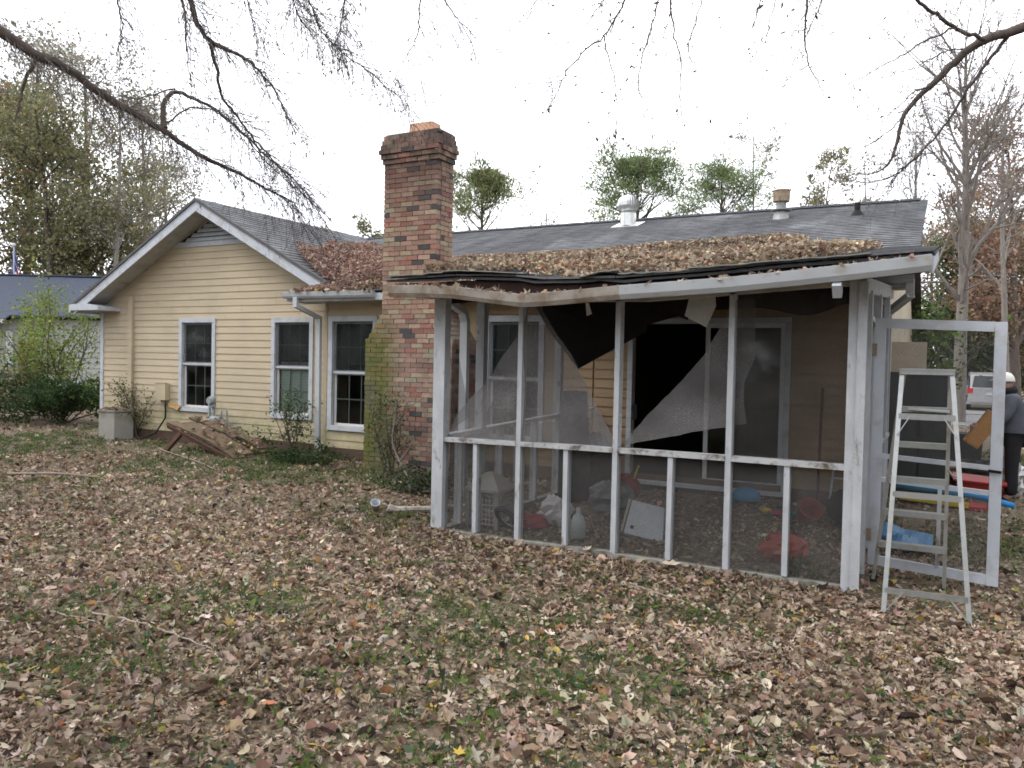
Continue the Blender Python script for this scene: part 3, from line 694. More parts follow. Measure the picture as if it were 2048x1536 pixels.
# right wall: jambs of the door opening and the rest
post(PR-.10, PR-.005, 6.42, 6.47, .03, 2.30, 'jamb'); post(PR-.09, PR, 6.90, 6.98, .03, 2.30, 'post'); post(PR-.09, PR, 7.95, 8.04, .03, 2.36, 'post'); post(PR-.09, PR, 9.2, 9.28, .03, 2.45, 'post')
mb = MB(); mb.box(PR-.085, PR-.01, 8.04, 10.1, .92, .96); mb.build('mid_rail', m_oldwhite, porch)
mb = MB(); mb.box(PR-.085, PR-.01, 6.98, 7.95, 2.07, 2.11); mb.build('door_head', m_oldwhite, porch)
mb = MB(); mb.box(PR-.09, PR-.005, 8.04, 10.1, .0, .06); mb.build('sill', m_oldwhite, porch)

# screens
def sheet(poly, parent, mat, name='screen', wave=.0, seed=0, vfun=None, n=26, fray=0):
    """cloth sheet cut to a polygon in the (u,z) plane of the porch front"""
    rg = np.random.default_rng(seed)
    if fray:
        Q = []
        for i in range(len(poly)):
            a, b_ = np.array(poly[i], float), np.array(poly[(i+1) % len(poly)], float); m_ = max(1, int(np.hypot(*(b_-a))/.05))
            for k in range(m_): t = k/m_; Q.append(a+(b_-a)*t+rg.normal(0, fray, 2)*(k > 0))
        poly = [tuple(q) for q in Q]
    P = np.array(poly, float); lo, hi = P.min(0), P.max(0)
    U, Z = np.meshgrid(np.linspace(lo[0], hi[0], n), np.linspace(lo[1], hi[1], n), indexing='ij')
    V = (vfun(U, Z) if vfun else PV+.055+0*U)+wave*(vnoise(U, Z, 4, seed)-.5)
    cu = (U[:-1, :-1]+U[1:, 1:])/2; cz = (Z[:-1, :-1]+Z[1:, 1:])/2; keep = in_poly(cu, cz, poly)
    # snap the rim of the kept cells to the polygon by clipping against it
    mb = MB(); idx = np.arange(n*n).reshape(n, n)
    F = np.stack([idx[:-1, :-1], idx[1:, :-1], idx[1:, 1:], idx[:-1, 1:]], -1)[keep]
    X = np.stack([U, V, Z], -1).reshape(-1, 3); used = np.unique(F)
    seg = [(P[i], P[(i+1) % len(P)]) for i in range(len(P))]
    cnt = np.zeros(n*n, int); np.add.at(cnt, F.ravel(), 1)
    for i in used:
        if cnt[i] < 4:
            q = X[i][[0, 2]]; best = None
            for a, b_ in seg:
                ab = b_-a; t = np.clip(np.dot(q-a, ab)/max(np.dot(ab, ab), 1e-9), 0, 1); c_ = a+ab*t; d = np.hypot(*(c_-q))
                if best is None or d < best[0]: best = (d, c_)
            X[i, 0], X[i, 2] = best[1]
    mp = -np.ones(n*n, int); mp[used] = np.arange(len(used)); mb.bulk(X[used], mp[F]); return mb.build(name, mat, parent, smooth=True)
def quad_screen(u0, u1, z0, z1, mat=None, wave=.006, seed=0): return sheet([(u0, z0), (u1, z0), (u1, z1), (u0, z1)], porch, mat or m_screen, wave=wave, seed=seed, n=10)
for i in range(4): quad_screen(xs[i]+(.045 if i else 0)-.01, xs[i+1]+.01, .03, .95, seed=i)
quad_screen(-1.44, PR-.10, .95, 2.26, m_screenthin, seed=8)
sheet([(-4.14, .955), (-4.05, 1.18), (-3.85, 1.42), (-3.62, 1.66), (-3.33, 1.98), (-3.28, 2.22), (-3.17, 2.22), (-3.03, 1.93), (-2.84, 1.62), (-2.66, 1.33), (-2.42, .97), (-2.50, .93), (-3.3, .93), (-4.1, .93)],
      porch, m_screen2, wave=.10, seed=3, vfun=lambda u, z: PV+.06+.10*np.sin(np.clip((z-.95)/1.25, 0, 1)*math.pi)*np.minimum(1, np.abs(u+3.33)*2.5), n=46, fray=.003)
sheet([(-2.38, .975), (-2.14, 1.27), (-1.87, 1.56), (-1.67, 1.80), (-1.56, 2.0), (-1.46, 2.2), (-1.30, 2.2), (-1.30, 1.74), (-1.38, 1.55), (-1.37, 1.40), (-1.345, 1.22), (-1.72, 1.14), (-2.08, 1.05)],
      porch, m_screen2, wave=.10, seed=5, vfun=lambda u, z: PV+.05+.08*np.sin(np.clip((z-1.0)/1.2, 0, 1)*math.pi), n=46, fray=.003)
def side_screen(u, v0, v1, z0, z1, poly=None):
    mb = MB(); q = poly or [(v0, z0), (v1, z0), (v1, z1), (v0, z1)]; mb.add([(u, a, b_) for a, b_ in q], [tuple(range(len(q)))]); return mb.build('screen', m_screen, porch)
side_screen(PL+.05, 6.41, 10.1, .05, .95); side_screen(PL+.05, 7.1, 9.0, 1.0, 2.4, [(7.12, 1.0), (9.0, 1.04), (9.0, 2.2), (8.3, 2.1), (7.6, 1.5)])
side_screen(PL+.05, 6.4, 7.1, 1, 2.3, [(6.42, 1.5), (6.6, 1.9), (6.75, 1.5), (6.9, 1.1), (6.5, .98)])
side_screen(PR-.05, 8.04, 10.1, .05, .94); side_screen(PR-.05, 8.04, 10.1, .96, 2.4, [(8.04, 2.3), (8.6, 1.5), (9.2, 1.1), (10.1, .97), (10.1, 2.4)])

m_panel = MAT("ceiling_panel", (.80, .80, .78), .85, .06, 4, dirt=(.30, .27, .2), dirt_amt=(.55, .8))
# collapsed ceiling: tar paper sheet, hanging panel, scraps
def rag(pts, name, mat, thick=.01, bulge=.0, seed=0):
    mb = MB(); P = np.array(pts, float); c_ = P.mean(0); nrm = unit(np.cross(P[1]-P[0], P[2]-P[0])); V = [c_+nrm*bulge]; n = len(P)
    for p in P: V.append((p+c_)/2+nrm*bulge*.7)
    V += list(P); F = []
    for i in range(n):
        j = (i+1) % n; F += [(0, 1+i, 1+j), (1+i, 1+n+i, 1+n+j, 1+j)]
    m_ = len(V); V2 = [v-nrm*thick for v in V]; F2 = [tuple(m_+k for k in f[::-1]) for f in F]
    E_ = [(1+n+i, m_+1+n+i, m_+1+n+(i+1) % n, 1+n+(i+1) % n) for i in range(n)]
    mb.add(V+V2, F+F2+E_); return mb.build(name, mat, porch)
rag([(-3.907, 7.600, 2.368), (-3.732, 7.700, 2.018), (-3.425, 7.800, 1.615), (-3.075, 7.900, 1.825), (-2.710, 7.900, 2.016), (-2.677, 7.900, 2.399), (-3.307, 7.800, 2.431)], 'tar_paper_sheet', m_black, bulge=.05)
rag([(-1.877, 6.750, 2.349), (-1.714, 6.750, 2.328), (-1.688, 6.700, 2.179), (-1.743, 6.620, 1.994), (-1.929, 6.620, 2.092), (-1.921, 6.700, 2.234)], 'ceiling_panel', m_panel, bulge=.015)
rag([(-2.099, 6.900, 2.343), (-1.963, 6.900, 2.340), (-1.983, 6.900, 2.075), (-2.125, 6.900, 2.130)], 'ceiling_scrap', m_black, bulge=.01)
rag([(-2.305, 6.600, 2.303), (-2.228, 6.600, 2.301), (-2.254, 6.600, 2.267), (-2.290, 6.600, 2.233)], 'ceiling_scrap', m_panel, bulge=.005)
rag([(-2.921, 6.800, 2.234), (-2.891, 6.800, 2.234), (-2.858, 6.800, 2.132), (-2.908, 6.800, 2.114)], 'ceiling_scrap', m_panel, bulge=.005)
rag([(-1.875, 6.500, 2.313), (-1.816, 6.500, 2.311), (-1.831, 6.500, 2.258), (-1.865, 6.500, 2.250)], 'ceiling_scrap', m_panel, bulge=.004)

m_screen_door = SCREEN('door_screen', (.10, .10, .10), .36)
us = np.linspace(-4.1, -.62, 40); low = 2.30+.16*(vnoise(us, us*0, 2.2, 6)-.5)-.16*np.exp(-((us+3.2)/.45)**2); vv_ = 8.7+.35*(vnoise(us, us*0, 1.5, 9)-.5)
mb = MB(); mb.grid(np.stack([np.stack([us, vv_+.25, us*0+2.62], -1), np.stack([us, vv_+.08, (low+2.62)/2+.03], -1), np.stack([us, vv_, low], -1)], 1), thick=(0, .015, 0)); mb.build('ceiling_shade_sheet', m_dark, porch)  # dark sheet added under the ceiling to stand in for the shade there
# screen door, swung out and sagging on its hinges
def D(a, z, dv=0.0):
    """point of the door leaf: a along its width from the hinge, z up; the leaf droops and stands across the side wall"""
    return np.array([-.478+a*.992, 7.0+dv-a*.06, z-.045*a])
mb = MB(); st = .075
def dbar(p, q, w, d=.034): mb.bar(p, q, d, w, up=unit(np.cross(q-p, (0.06, 1, 0))))
door_parts = [('stile', D(.04, .10), D(.04, 2.085), .08), ('stile', D(.868, .10), D(.868, 2.085), .08), ('top_rail', D(.08, 2.047), D(.828, 2.047), .075),
              ('mid_rail', D(.08, .985), D(.828, .985), .036), ('mid_rail', D(.08, .795), D(.828, .795), .036), ('bottom_rail', D(.08, .14), D(.828, .14), .075)]
mb = MB(); p, q = D(.5, .80), D(.5, .16); mb.bar(p, q, .03, .04, up=(0, 1, 0)); door = mb.build('screen_door', m_oldwhite, porch)
for nm, p, q, w_ in door_parts:
    mb = MB(); mb.bar(p, q, w_, .034, up=(0, 1, 0)) if nm == 'stile' else mb.bar(p, q, .034, w_, up=(0, 0, 1)); mb.build(nm, m_white, door)
mb = MB(); mb.add([D(.08, 2.01), D(.828, 2.01), D(.828, 1.0), D(.08, 1.0)], [(0, 1, 2, 3)]); mb.build('screen', m_screen_door, door)
mb = MB(); mb.add([D(.08, .78), D(.828, .78), D(.828, .17), D(.08, .17)], [(0, 1, 2, 3)]); mb.build('screen', m_screen_door, door)
mb = MB(); mb.bar(D(.82, .965, -.02), D(.90, .965, -.05), .018, .02); mb.build('latch', m_black, door)
for z_ in (1.83, .34):
    mb = MB(); q = D(-.01, z_, -.02); mb.box(q[0]-.03, q[0]+.03, q[1]-.012, q[1]+.0, z_-.05, z_+.05); mb.build('hinge', m_rust, door)
# ---------------------------------------------------------------- leaves and plants: generators
def leaf_template(kind):
    if kind == 'oval':     # folded oval leaf, 8 vertices
        V = [(-.5, 0, .02), (-.2, .27, .10), (-.2, 0, 0), (-.2, -.27, .10), (.2, .25, .10), (.2, 0, -.02), (.2, -.25, .10), (.52, 0, .06)]
        F3 = [(0, 2, 1), (0, 3, 2), (4, 5, 7), (5, 6, 7)]; F4 = [(1, 2, 5, 4), (2, 3, 6, 5)]
    elif kind == 'maple':  # five lobes
        V = [(0, 0, -.03)]; 
        ang = [0, 28, 55, 82, 112, 150, 180, 210, 248, 278, 305, 332]; rad = [.58, .26, .52, .24, .42, .20, .46, .20, .42, .24, .52, .26]
        for a, r in zip(ang, rad): t = RAD(a); V.append((r*math.cos(t), r*math.sin(t), .16*r*(1.0 if r > .3 else .2)))
        F3 = [(0, 1+i, 1+(i+1) % 12) for i in range(12)]; F4 = []
    elif kind == 'oak':    # long lobed
        V = [(-.55, 0, .05), (-.3, .16, .06), (-.12, .10, .0), (.05, .22, .09), (.22, .12, .0), (.55, 0, .10), (.22, -.12, .0), (.05, -.22, .09), (-.12, -.10, 0), (-.3, -.16, .06), (0, 0, -.03)]
        F3 = [(10, i, (i+1) % 10) for i in range(10)]; F3 = [f[::-1] for f in F3]; F4 = []
    elif kind == 'blade':
        V = [(0, -.03, 0), (0, .03, 0), (.55, .022, .04), (.55, -.022, .04), (1.0, 0, -.05)]
        F4 = [(0, 3, 2, 1)]; F3 = [(3, 4, 2)]
    else:                  # rhomb
        V = [(0, 0, 0), (.5, .28, .04), (1, 0, 0), (.5, -.28, .04)]; F3 = []; F4 = [(0, 3, 2, 1)]
    return np.array(V, float), np.array(F3, int).reshape(-1, 3), np.array(F4, int).reshape(-1, 4)
def leaves(P, X, Nn, size, col, kind, curl=None, wid=None):
    """P (n,3) places, X length directions, Nn normals -> (V, F3, F4, C)"""
    T, F3, F4 = leaf_template(kind); n, k = len(P), len(T); X = unit(X); Y = unit(np.cross(Nn, X)); Z = np.cross(X, Y)
    size = np.broadcast_to(size, (n,)); curl = np.ones(n) if curl is None else curl; wid = np.ones(n) if wid is None else wid
    V = P[:, None]+size[:, None, None]*(T[None, :, 0:1]*X[:, None]+T[None, :, 1:2]*Y[:, None]*wid[:, None, None]+T[None, :, 2:3]*Z[:, None]*curl[:, None, None])
    b_ = np.arange(n)[:, None, None]*k
    f3 = (F3[None]+b_).reshape(-1, 3) if len(F3) else np.zeros((0, 3), int); f4 = (F4[None]+b_).reshape(-1, 4) if len(F4) else np.zeros((0, 4), int)
    return V.reshape(-1, 3), f3, f4, np.repeat(col, k, 0)
class LB:
    def __init__(s): s.V = []; s.f3 = []; s.f4 = []; s.C = []; s.n = 0
    def add(s, V, f3, f4, c_):
        s.V.append(V); s.f3.append(f3+s.n); s.f4.append(f4+s.n); s.C.append(c_); s.n += len(V); return s
    def build(s, name, mat, parent=None, at=None):
        w = org(parent) if at is None else np.asarray(at, float)
        me = fast_mesh(name, np.vstack(s.V)-w, [f for f in (np.vstack(s.f3), np.vstack(s.f4)) if len(f)], np.vstack(s.C)); me.materials.append(mat)
        return link(bpy.data.objects.new(name, me), parent, w)
def rdir(rg, n):
    return unit(rg.normal(size=(n, 3)))
def pick(rg, pal, w, n, var=.18):
    pal = np.array(pal, float); w = np.array(w, float); c_ = pal[rg.choice(len(pal), n, p=w/w.sum())]
    return np.clip(c_*(1+rg.normal(0, var, (n, 1)))*(1+rg.normal(0, .05, (n, 3))), .004, .9)
DEAD = [(.30, .225, .165), (.215, .145, .105), (.36, .285, .22), (.125, .08, .058), (.46, .39, .31), (.28, .14, .065), (.34, .245, .08), (.25, .185, .13), (.05, .036, .028)]
DEADW = [.24, .16, .18, .11, .09, .02, .022, .14, .05]
def litter_at(rg, x, y, z, tilt, size, lb, kinds=('oval', 'maple', 'oak'), kw=(.5, .28, .22), pal=DEAD, pw=DEADW, dim=1.0, nrm=None):
    n = len(x); K = rg.choice(len(kinds), n, p=np.array(kw)/sum(kw))
    base = np.array([0, 0, 1.]) if nrm is None else nrm
    Nn = unit(base+rg.normal(0, 1, (n, 3))*tilt); Nn[:, 2] = np.abs(Nn[:, 2]); X = rdir(rg, n); X -= Nn*(X*Nn).sum(1, keepdims=True)
    col = pick(rg, pal, pw, n)*(.78+.45*vnoise(x, y, .8, 41))[:, None]; sz = size*np.clip(rg.lognormal(0, .40, n), .35, 2.3); curl = rg.normal(1.0, 1.9, n)
    for i, kd in enumerate(kinds):
        m_ = K == i
        if m_.any(): lb.add(*leaves(np.stack([x, y, z], -1)[m_], X[m_], Nn[m_], sz[m_]*(1.15 if kd == 'maple' else 1), col[m_], kd, curl[m_]))

# ---------------------------------------------------------------- leaf litter on the ground
rg = np.random.default_rng(21)
def cam_ground(rg, n, d0, d1, pw=1.0):
    """random points on the ground in the view wedge between two distances"""
    d = (d0**pw+(d1**pw-d0**pw)*rg.random(n))**(1/pw); w = (rg.random(n)*1.42-.71)*d
    f2 = unit(np.array([_f[0], _f[1]])); r2 = np.array([f2[1], -f2[0]])
    return f2[0]*d+r2[0]*w, f2[1]*d+r2[1]*w
lb = LB()
def green_mask(x, y):
    g = vnoise(x, y, .55, 9)*.6+vnoise(x, y, 1.6, 4)*.4; left = np.clip((-x-4.0)/5, 0, 1)*np.clip((y-3.5)/2.5, 0, 1); return g+left*.29
for n, d0, d1, sz, tl in ((24000, 2.6, 5.0, .040, .55), (14000, 2.6, 5.0, .022, .6), (38000, 5.0, 8.5, .040, .55), (34000, 8.5, 13.5, .045, .55), (15000, 13.5, 24, .065, .5)):
    x, y = cam_ground(rg, n, d0, d1, 2.0); keep = ~((x > UL) & (x < UR) & (y > 10.55)); g = green_mask(x, y)
    keep &= (rg.random(n) > np.clip((g-.62)*3.0, 0, .7))
    keep &= ~((x > PL) & (x < PR) & (y > PV) & (y < 10.2) & (rg.random(n) > .4))
    keep &= ~((x > -.45) & (y > 6.2) & (rg.random(n) < .55)); keep &= rg.random(n) < .55+.75*vnoise(x, y, .9, 31)
    x, y = x[keep], y[keep]; z = gz(x, y)*np.clip(1-np.maximum(np.abs(x+7)-14, np.abs(y-10)-13)/10, 0, 1)+.006+rg.random(len(x))*.022
    kw = (.62, .20, .18) if d0 < 8 else (.8, .1, .1)
    litter_at(rg, x, y, z, tl, sz, lb, kw=kw)
n = 1500; x = rg.uniform(PL-.1, PR+.05, n); y = PV+.0-np.abs(rg.normal(0, .10, n)); litter_at(rg, x, y, gz(x, y)+.012+.05*rg.random(n)*np.clip(1-(PV-y)/.15, 0, 1), .6, .045, lb)
tag(lb.build('fallen_leaves', m_litter), 'brown and tan fallen leaves covering the yard', None, kind='stuff')

# low weeds and grass between the leaves
GRN = [(.075, .105, .030), (.10, .14, .035), (.05, .085, .035), (.13, .16, .045), (.07, .10, .06)]
lb = LB(); n = 12000
x, y = cam_ground(rg, n, 2.8, 18, 1.7); g = green_mask(x, y); keep = (rg.random(n) < np.clip((g-.56)*3.2, .0, .9)) & ~((x > PL-.1) & (x < PR) & (y > PV-.1) & (y < 10.4)) & ~((x > UL) & (x < UR) & (y > 10.4))
x, y = x[keep], y[keep]
def weeds(rg, x, y, per, spread, size, pal, lb, up=.9, kind='rhomb', wid=1.0):
    n = len(x); i = np.repeat(np.arange(n), per); k = len(i); px = x[i]+rg.normal(0, spread, k); py = y[i]+rg.normal(0, spread, k); pz = gz(px, py)+.008+np.abs(rg.normal(0, size*.55, k))
    Nn = unit(np.array([0, 0, up])+rg.normal(0, .5, (k, 3))); X = rdir(rg, k); X[:, 2] = np.abs(X[:, 2])*.5
    lb.add(*leaves(np.stack([px, py, pz], -1), X, Nn, size*np.clip(rg.lognormal(0, .35, k), .4, 2.2), pick(rg, pal, np.ones(len(pal)), k), kind, None, np.full(k, wid)))
weeds(rg, x, y, 13, .055, .032, GRN, lb)
j = rg.random(len(x)) < .5; n = j.sum(); i = np.repeat(np.arange(n), 9); k = len(i)
px = x[j][i]+rg.normal(0, .05, k); py = y[j][i]+rg.normal(0, .05, k); X = unit(np.array([0, 0, 1.])+rg.normal(0, .55, (k, 3))); X[:, 2] = np.abs(X[:, 2])
lb.add(*leaves(np.stack([px, py, gz(px, py)], -1), X, rdir(rg, k), .07*rg.lognormal(0, .4, k), pick(rg, GRN+[(.2, .19, .08)], [1]*6, k), 'blade', None, np.full(k, 1.4)))
# scattered single weeds in the foreground
x, y = cam_ground(rg, 520, 2.9, 9, 2.0); keep = ~((x > PL-.1) & (x < PR) & (y > PV-.05)); weeds(rg, x[keep], y[keep], 26, .045, .026, GRN, lb)
tag(lb.build('ground_weeds', m_green), 'low green weeds and grass growing through the leaves', None, kind='stuff')

# leaves lying on the roofs and in the gutters
lb = LB(); n = 38000
up_u = [-8.2, -7.72, -6.34, -4.96, -3.51, -2.78, -2.21, -1.89, -1.70, -1.66, -.81, -.68]; up_v = [12.0, 12.08, 12.07, 12.07, 12.22, 12.37, 12.52, 12.35, 12.0, 11.7, 11.35, 11.05]
u = rg.uniform(-8.2, -.66, n*2); v = rg.uniform(6.05, 12.6, n*2)
top = np.interp(u, up_u, up_v)+(vnoise(u, u*0, 2.5, 2)-.5)*.25; edge = 6.0+(vnoise(u, u*0+3, 3, 3))*.18+np.where((u > -1.6), .4*np.clip((u+1.6)/.6, 0, 1), 0)+np.where((u < -3.25) & (u > -4.6), .4, 0)+np.where((u > -2.55) & (u < -1.95), .25, 0)
ok = (v < top) & (v > edge) & ((v > 9.75) | (u > -4.6)) & (u < -.7) & ~((u > -7.3) & (u < -6.45) & (v < 9.95))
ok &= (v < 11.2) | (rg.random(len(u)) < .9)
u, v = u[ok][:n], v[ok][:n]; pz = np.where(u > -4.62, porch_z(u, v), -9); base = np.maximum(np.where(v > 9.75, z_main(v), -9), np.where(v < 11.05, pz, -9))
pile = .10*np.clip((np.interp(u, up_u, up_v)-v)/.5, 0, 1)*np.clip((v-6.0)/.4, .3, 1)*(.5+vnoise(u, v, 1.2, 8))
litter_at(rg, u, v, base+.015+pile*rg.random(len(u))**.5, .55, .039, lb, kw=(.8, .1, .1), pal=[(.34, .27, .19), (.26, .18, .125), (.44, .35, .26), (.15, .09, .06), (.48, .40, .31), (.31, .17, .09)], pw=[.3, .22, .2, .14, .1, .04])
tag(lb.build('roof_leaves', m_litter), 'thick drift of pale brown leaves on the porch roof', None, kind='stuff')
mb = MB(); U, V = np.meshgrid(np.linspace(-4.55, -.9, 40), np.linspace(6.3, 12.0, 40), indexing='ij')
lb = LB(); n = 17000
poly = [(-9.5, 9.74), (-7.5, 9.74), (-7.45, 9.9), (-10.42, 13.38), (-11.3, 14.0), (-11.1, 13.0), (-10.4, 11.46), (-10.28, 10.7), (-9.92, 10.43), (-9.40, 10.15), (-8.95, 10.02), (-9.4, 9.9)]
u = rg.uniform(-11.6, -7.4, n*4); v = rg.uniform(9.72, 14.1, n*4); ok = in_poly(u, v, poly) & ~((u > -7.40) & (v < 9.95)); u, v = u[ok][:n], v[ok][:n]
base = np.maximum(z_main(v), np.where(v > 10.05, z_wing(u), -9)); pile = .16*np.clip((v-9.74)/.5, .25, 1)*(.4+vnoise(u, v, 1.3, 12))
litter_at(rg, u, v, base+.012+pile*rg.random(len(u))**.5, .6, .040, lb, kw=(.7, .15, .15), pal=[(.28, .19, .15), (.21, .13, .10), (.35, .26, .215), (.11, .065, .055), (.41, .33, .28), (.30, .13, .09), (.33, .18, .13)], pw=[.25, .22, .2, .12, .1, .06, .05])
tag(lb.build('valley_leaves', m_litter), 'heap of reddish brown leaves in the roof valley left of the chimney', None, kind='stuff')
lb = LB(); n = 900; u = rg.uniform(-4.5, -.15, n); zg = np.interp(u, gu+[-1.8, -1.39, -.95, -.575, -.08], gzz+[2.207, 2.226, 2.258, 2.288, 2.333])
ok = rg.random(n) < np.where(u < -2.7, .95, np.where(u < -1.9, .12, .5)); u, zg = u[ok], zg[ok]
litter_at(rg, u, 5.955+rg.normal(0, .03, len(u)), zg+.085+np.abs(rg.normal(0, .014, len(u))), .9, .042, lb, kw=(.7, .15, .15), pal=[(.36, .27, .20), (.25, .165, .12), (.46, .39, .31), (.28, .15, .1)], pw=[.4, .3, .25, .05])
tag(lb.build('gutter_leaves', m_litter), 'dry curled leaves filling the porch gutter', None, kind='stuff')
lb = LB(); n = 260; u = rg.uniform(-9.4, -7.75, n); litter_at(rg, u, 9.70+rg.normal(0, .025, n), 2.735+np.abs(rg.normal(0, .012, n)), .8, .06, lb, kw=(.7, .15, .15)); tag(lb.build('gutter_leaves', m_litter), 'leaves spilling over the house gutter left of the chimney', None, kind='stuff')

# ---------------------------------------------------------------- trees
def grow(S, D, L, m, rg, bend=(0, 0, 0), nz=.12):
    n = len(S); P = np.zeros((n, m, 3)); P[:, 0] = S; D = unit(D); bend = np.asarray(bend, float); st = (L/(m-1))[:, None]
    for i in range(1, m):
        D = unit(D+bend+rg.normal(0, nz, (n, 3))); P[:, i] = P[:, i-1]+D*st
    return P
def sub(P, R, rg, per, s0, s1, ang, lfrac, m, bend=(0, 0, 0), nz=.12, rf=.6, tip=.25):
    n, k = P.shape[:2]; i = np.repeat(np.arange(n), per); s = rg.uniform(s0, s1, len(i))*(k-1); a = np.minimum(s.astype(int), k-2); f = (s-a)[:, None]
    S = P[i, a]*(1-f)+P[i, a+1]*f; T = unit(P[i, a+1]-P[i, a]); q = rdir(rg, len(i)); q = unit(q-T*(q*T).sum(1, keepdims=True))
    an = np.radians(rg.uniform(ang[0], ang[1], len(i)))[:, None]; D = T*np.cos(an)+q*np.sin(an)
    Ln = np.linalg.norm(P[:, -1]-P[:, 0], axis=1)[i]*lfrac*rg.uniform(.6, 1.25, len(i))*(1-.45*s/(k-1)); r0 = (R[i, a]*(1-f[:, 0])+R[i, a+1]*f[:, 0])*rf
    Q = grow(S, D, Ln, m, rg, bend, nz); RR = r0[:, None]*np.linspace(1, tip, m)[None]; return Q, RR
def tree(name, label, pos, H, r0, seed, pal=None, pw=None, n1=18, per2=6, per3=5, cb=.3, l1=.42, ang1=(35, 75), bend1=(0, 0, .05), leaf_n=0, leaf_s=.14, spread=.25, bark=None, group=None, lean=(0, 0), min_r=.006, tips=1.0, trunk_nz=.03, wid=1.0, cat='tree'):
    rg = np.random.default_rng(seed); pos = np.array(pos, float); root = thing(name, pos, label, cat, group); m = 9
    TP = grow(pos[None]+(0, 0, -.1), np.array([[lean[0], lean[1], 1.]]), np.array([H]), m, rg, (0, 0, .03), trunk_nz); TR = (r0*np.linspace(1, .16, m))[None]
    V, F = tubes(TP, TR, 8); mb = MB(); mb.bulk(V, F); mb.build('trunk', bark or m_bark, root, smooth=True)
    B1, R1 = sub(TP, TR, rg, n1, cb, .98, ang1, l1, 6, bend1, .10, .55); B2, R2 = sub(B1, R1, rg, per2, .2, 1, (25, 60), .5, 5, (0, 0, .03), .14, .6); 
    B3, R3 = sub(B2, R2, rg, per3, .2, 1, (20, 60), .5, 4, (0, 0, .0), .16, .65)
    R1, R2, R3 = (np.maximum(q, min_r) for q in (R1, R2, R3)); mb = MB()
    for P, R, k in ((B1, R1, 5), (B2, R2, 4), (B3, R3, 3)): mb.bulk(*tubes(P, R, k))
    mb.build('branches', bark or m_bark, root)
    if leaf_n:
        Q = B3[:, 1:].reshape(-1, 3); q = Q[rg.integers(0, len(Q), leaf_n)]+rg.normal(0, spread, (leaf_n, 3))*(1, 1, .7)
        lb = LB(); lb.add(*leaves(q, rdir(rg, leaf_n), rdir(rg, leaf_n), leaf_s*rg.lognormal(0, .35, leaf_n), pick(rg, pal, pw or np.ones(len(pal)), leaf_n, .25), 'rhomb', None, np.full(leaf_n, wid)))
        lb.build('crown', m_green, root)
    return root
def pine(name, label, pos, H, r0, seed, pal, n_cl=26, cb=.55, rad=2.6, leaf_n=9000, cl=.55, group=None):
    rg = np.random.default_rng(seed); pos = np.array(pos, float); root = thing(name, pos, label, 'tree', group)
    TP = grow(pos[None]+(0, 0, -.1), np.array([[0, 0, 1.]]), np.array([H]), 9, rg, (0, 0, .05), .025); TR = (r0*np.linspace(1, .25, 9))[None]
    mb = MB(); mb.bulk(*tubes(TP, TR, 8)); mb.build('trunk', m_bark, root, smooth=True)
    i = np.zeros(n_cl, int); t = cb+(1-cb)*rg.random(n_cl)**.8; s = t*8; a = np.minimum(s.astype(int), 7); f = (s-a)[:, None]; S = TP[0, a]*(1-f)+TP[0, a+1]*f
    az = np.arange(n_cl)*2.399+rg.normal(0, .3, n_cl); tt = (t-cb)/(1-cb); rr = rad*(np.sin(np.clip(tt*.85+.2, 0, 1)*math.pi)**.7*.9+.12)*rg.uniform(.55, 1.1, n_cl)
    D = np.stack([np.cos(az), np.sin(az), .25+.9*tt], -1); B = grow(S, D, rr, 5, rg, (0, 0, .10), .12); R = np.linspace(1, .3, 5)[None]*(r0*.28*(1.1-.7*tt))[:, None]
    B2, R2 = sub(B, R, rg, 4, .35, 1, (25, 65), .45, 4, (0, 0, .12), .15, .6); mb = MB(); mb.bulk(*tubes(B, R, 5)); mb.bulk(*tubes(B2, np.maximum(R2, .012), 3)); mb.build('branches', m_bark, root)
    cen = np.vstack([B[:, -1], B2[:, -1], TP[0, -1:]]); ci = rg.integers(0, len(cen), leaf_n); q = cen[ci]+rg.normal(0, cl, (leaf_n, 3))*(1, 1, .42)*rg.uniform(.5, 1.3, len(cen))[ci][:, None]
    X = unit(q-cen[ci]+np.array([0, 0, .35])+rg.normal(0, .25, (leaf_n, 3))); lb = LB()
    lb.add(*leaves(q, X, rdir(rg, leaf_n), .22*rg.lognormal(0, .3, leaf_n), pick(rg, pal, np.ones(len(pal)), leaf_n, .25), 'rhomb', None, np.full(leaf_n, .38))); lb.build('crown', m_green, root)
    return root
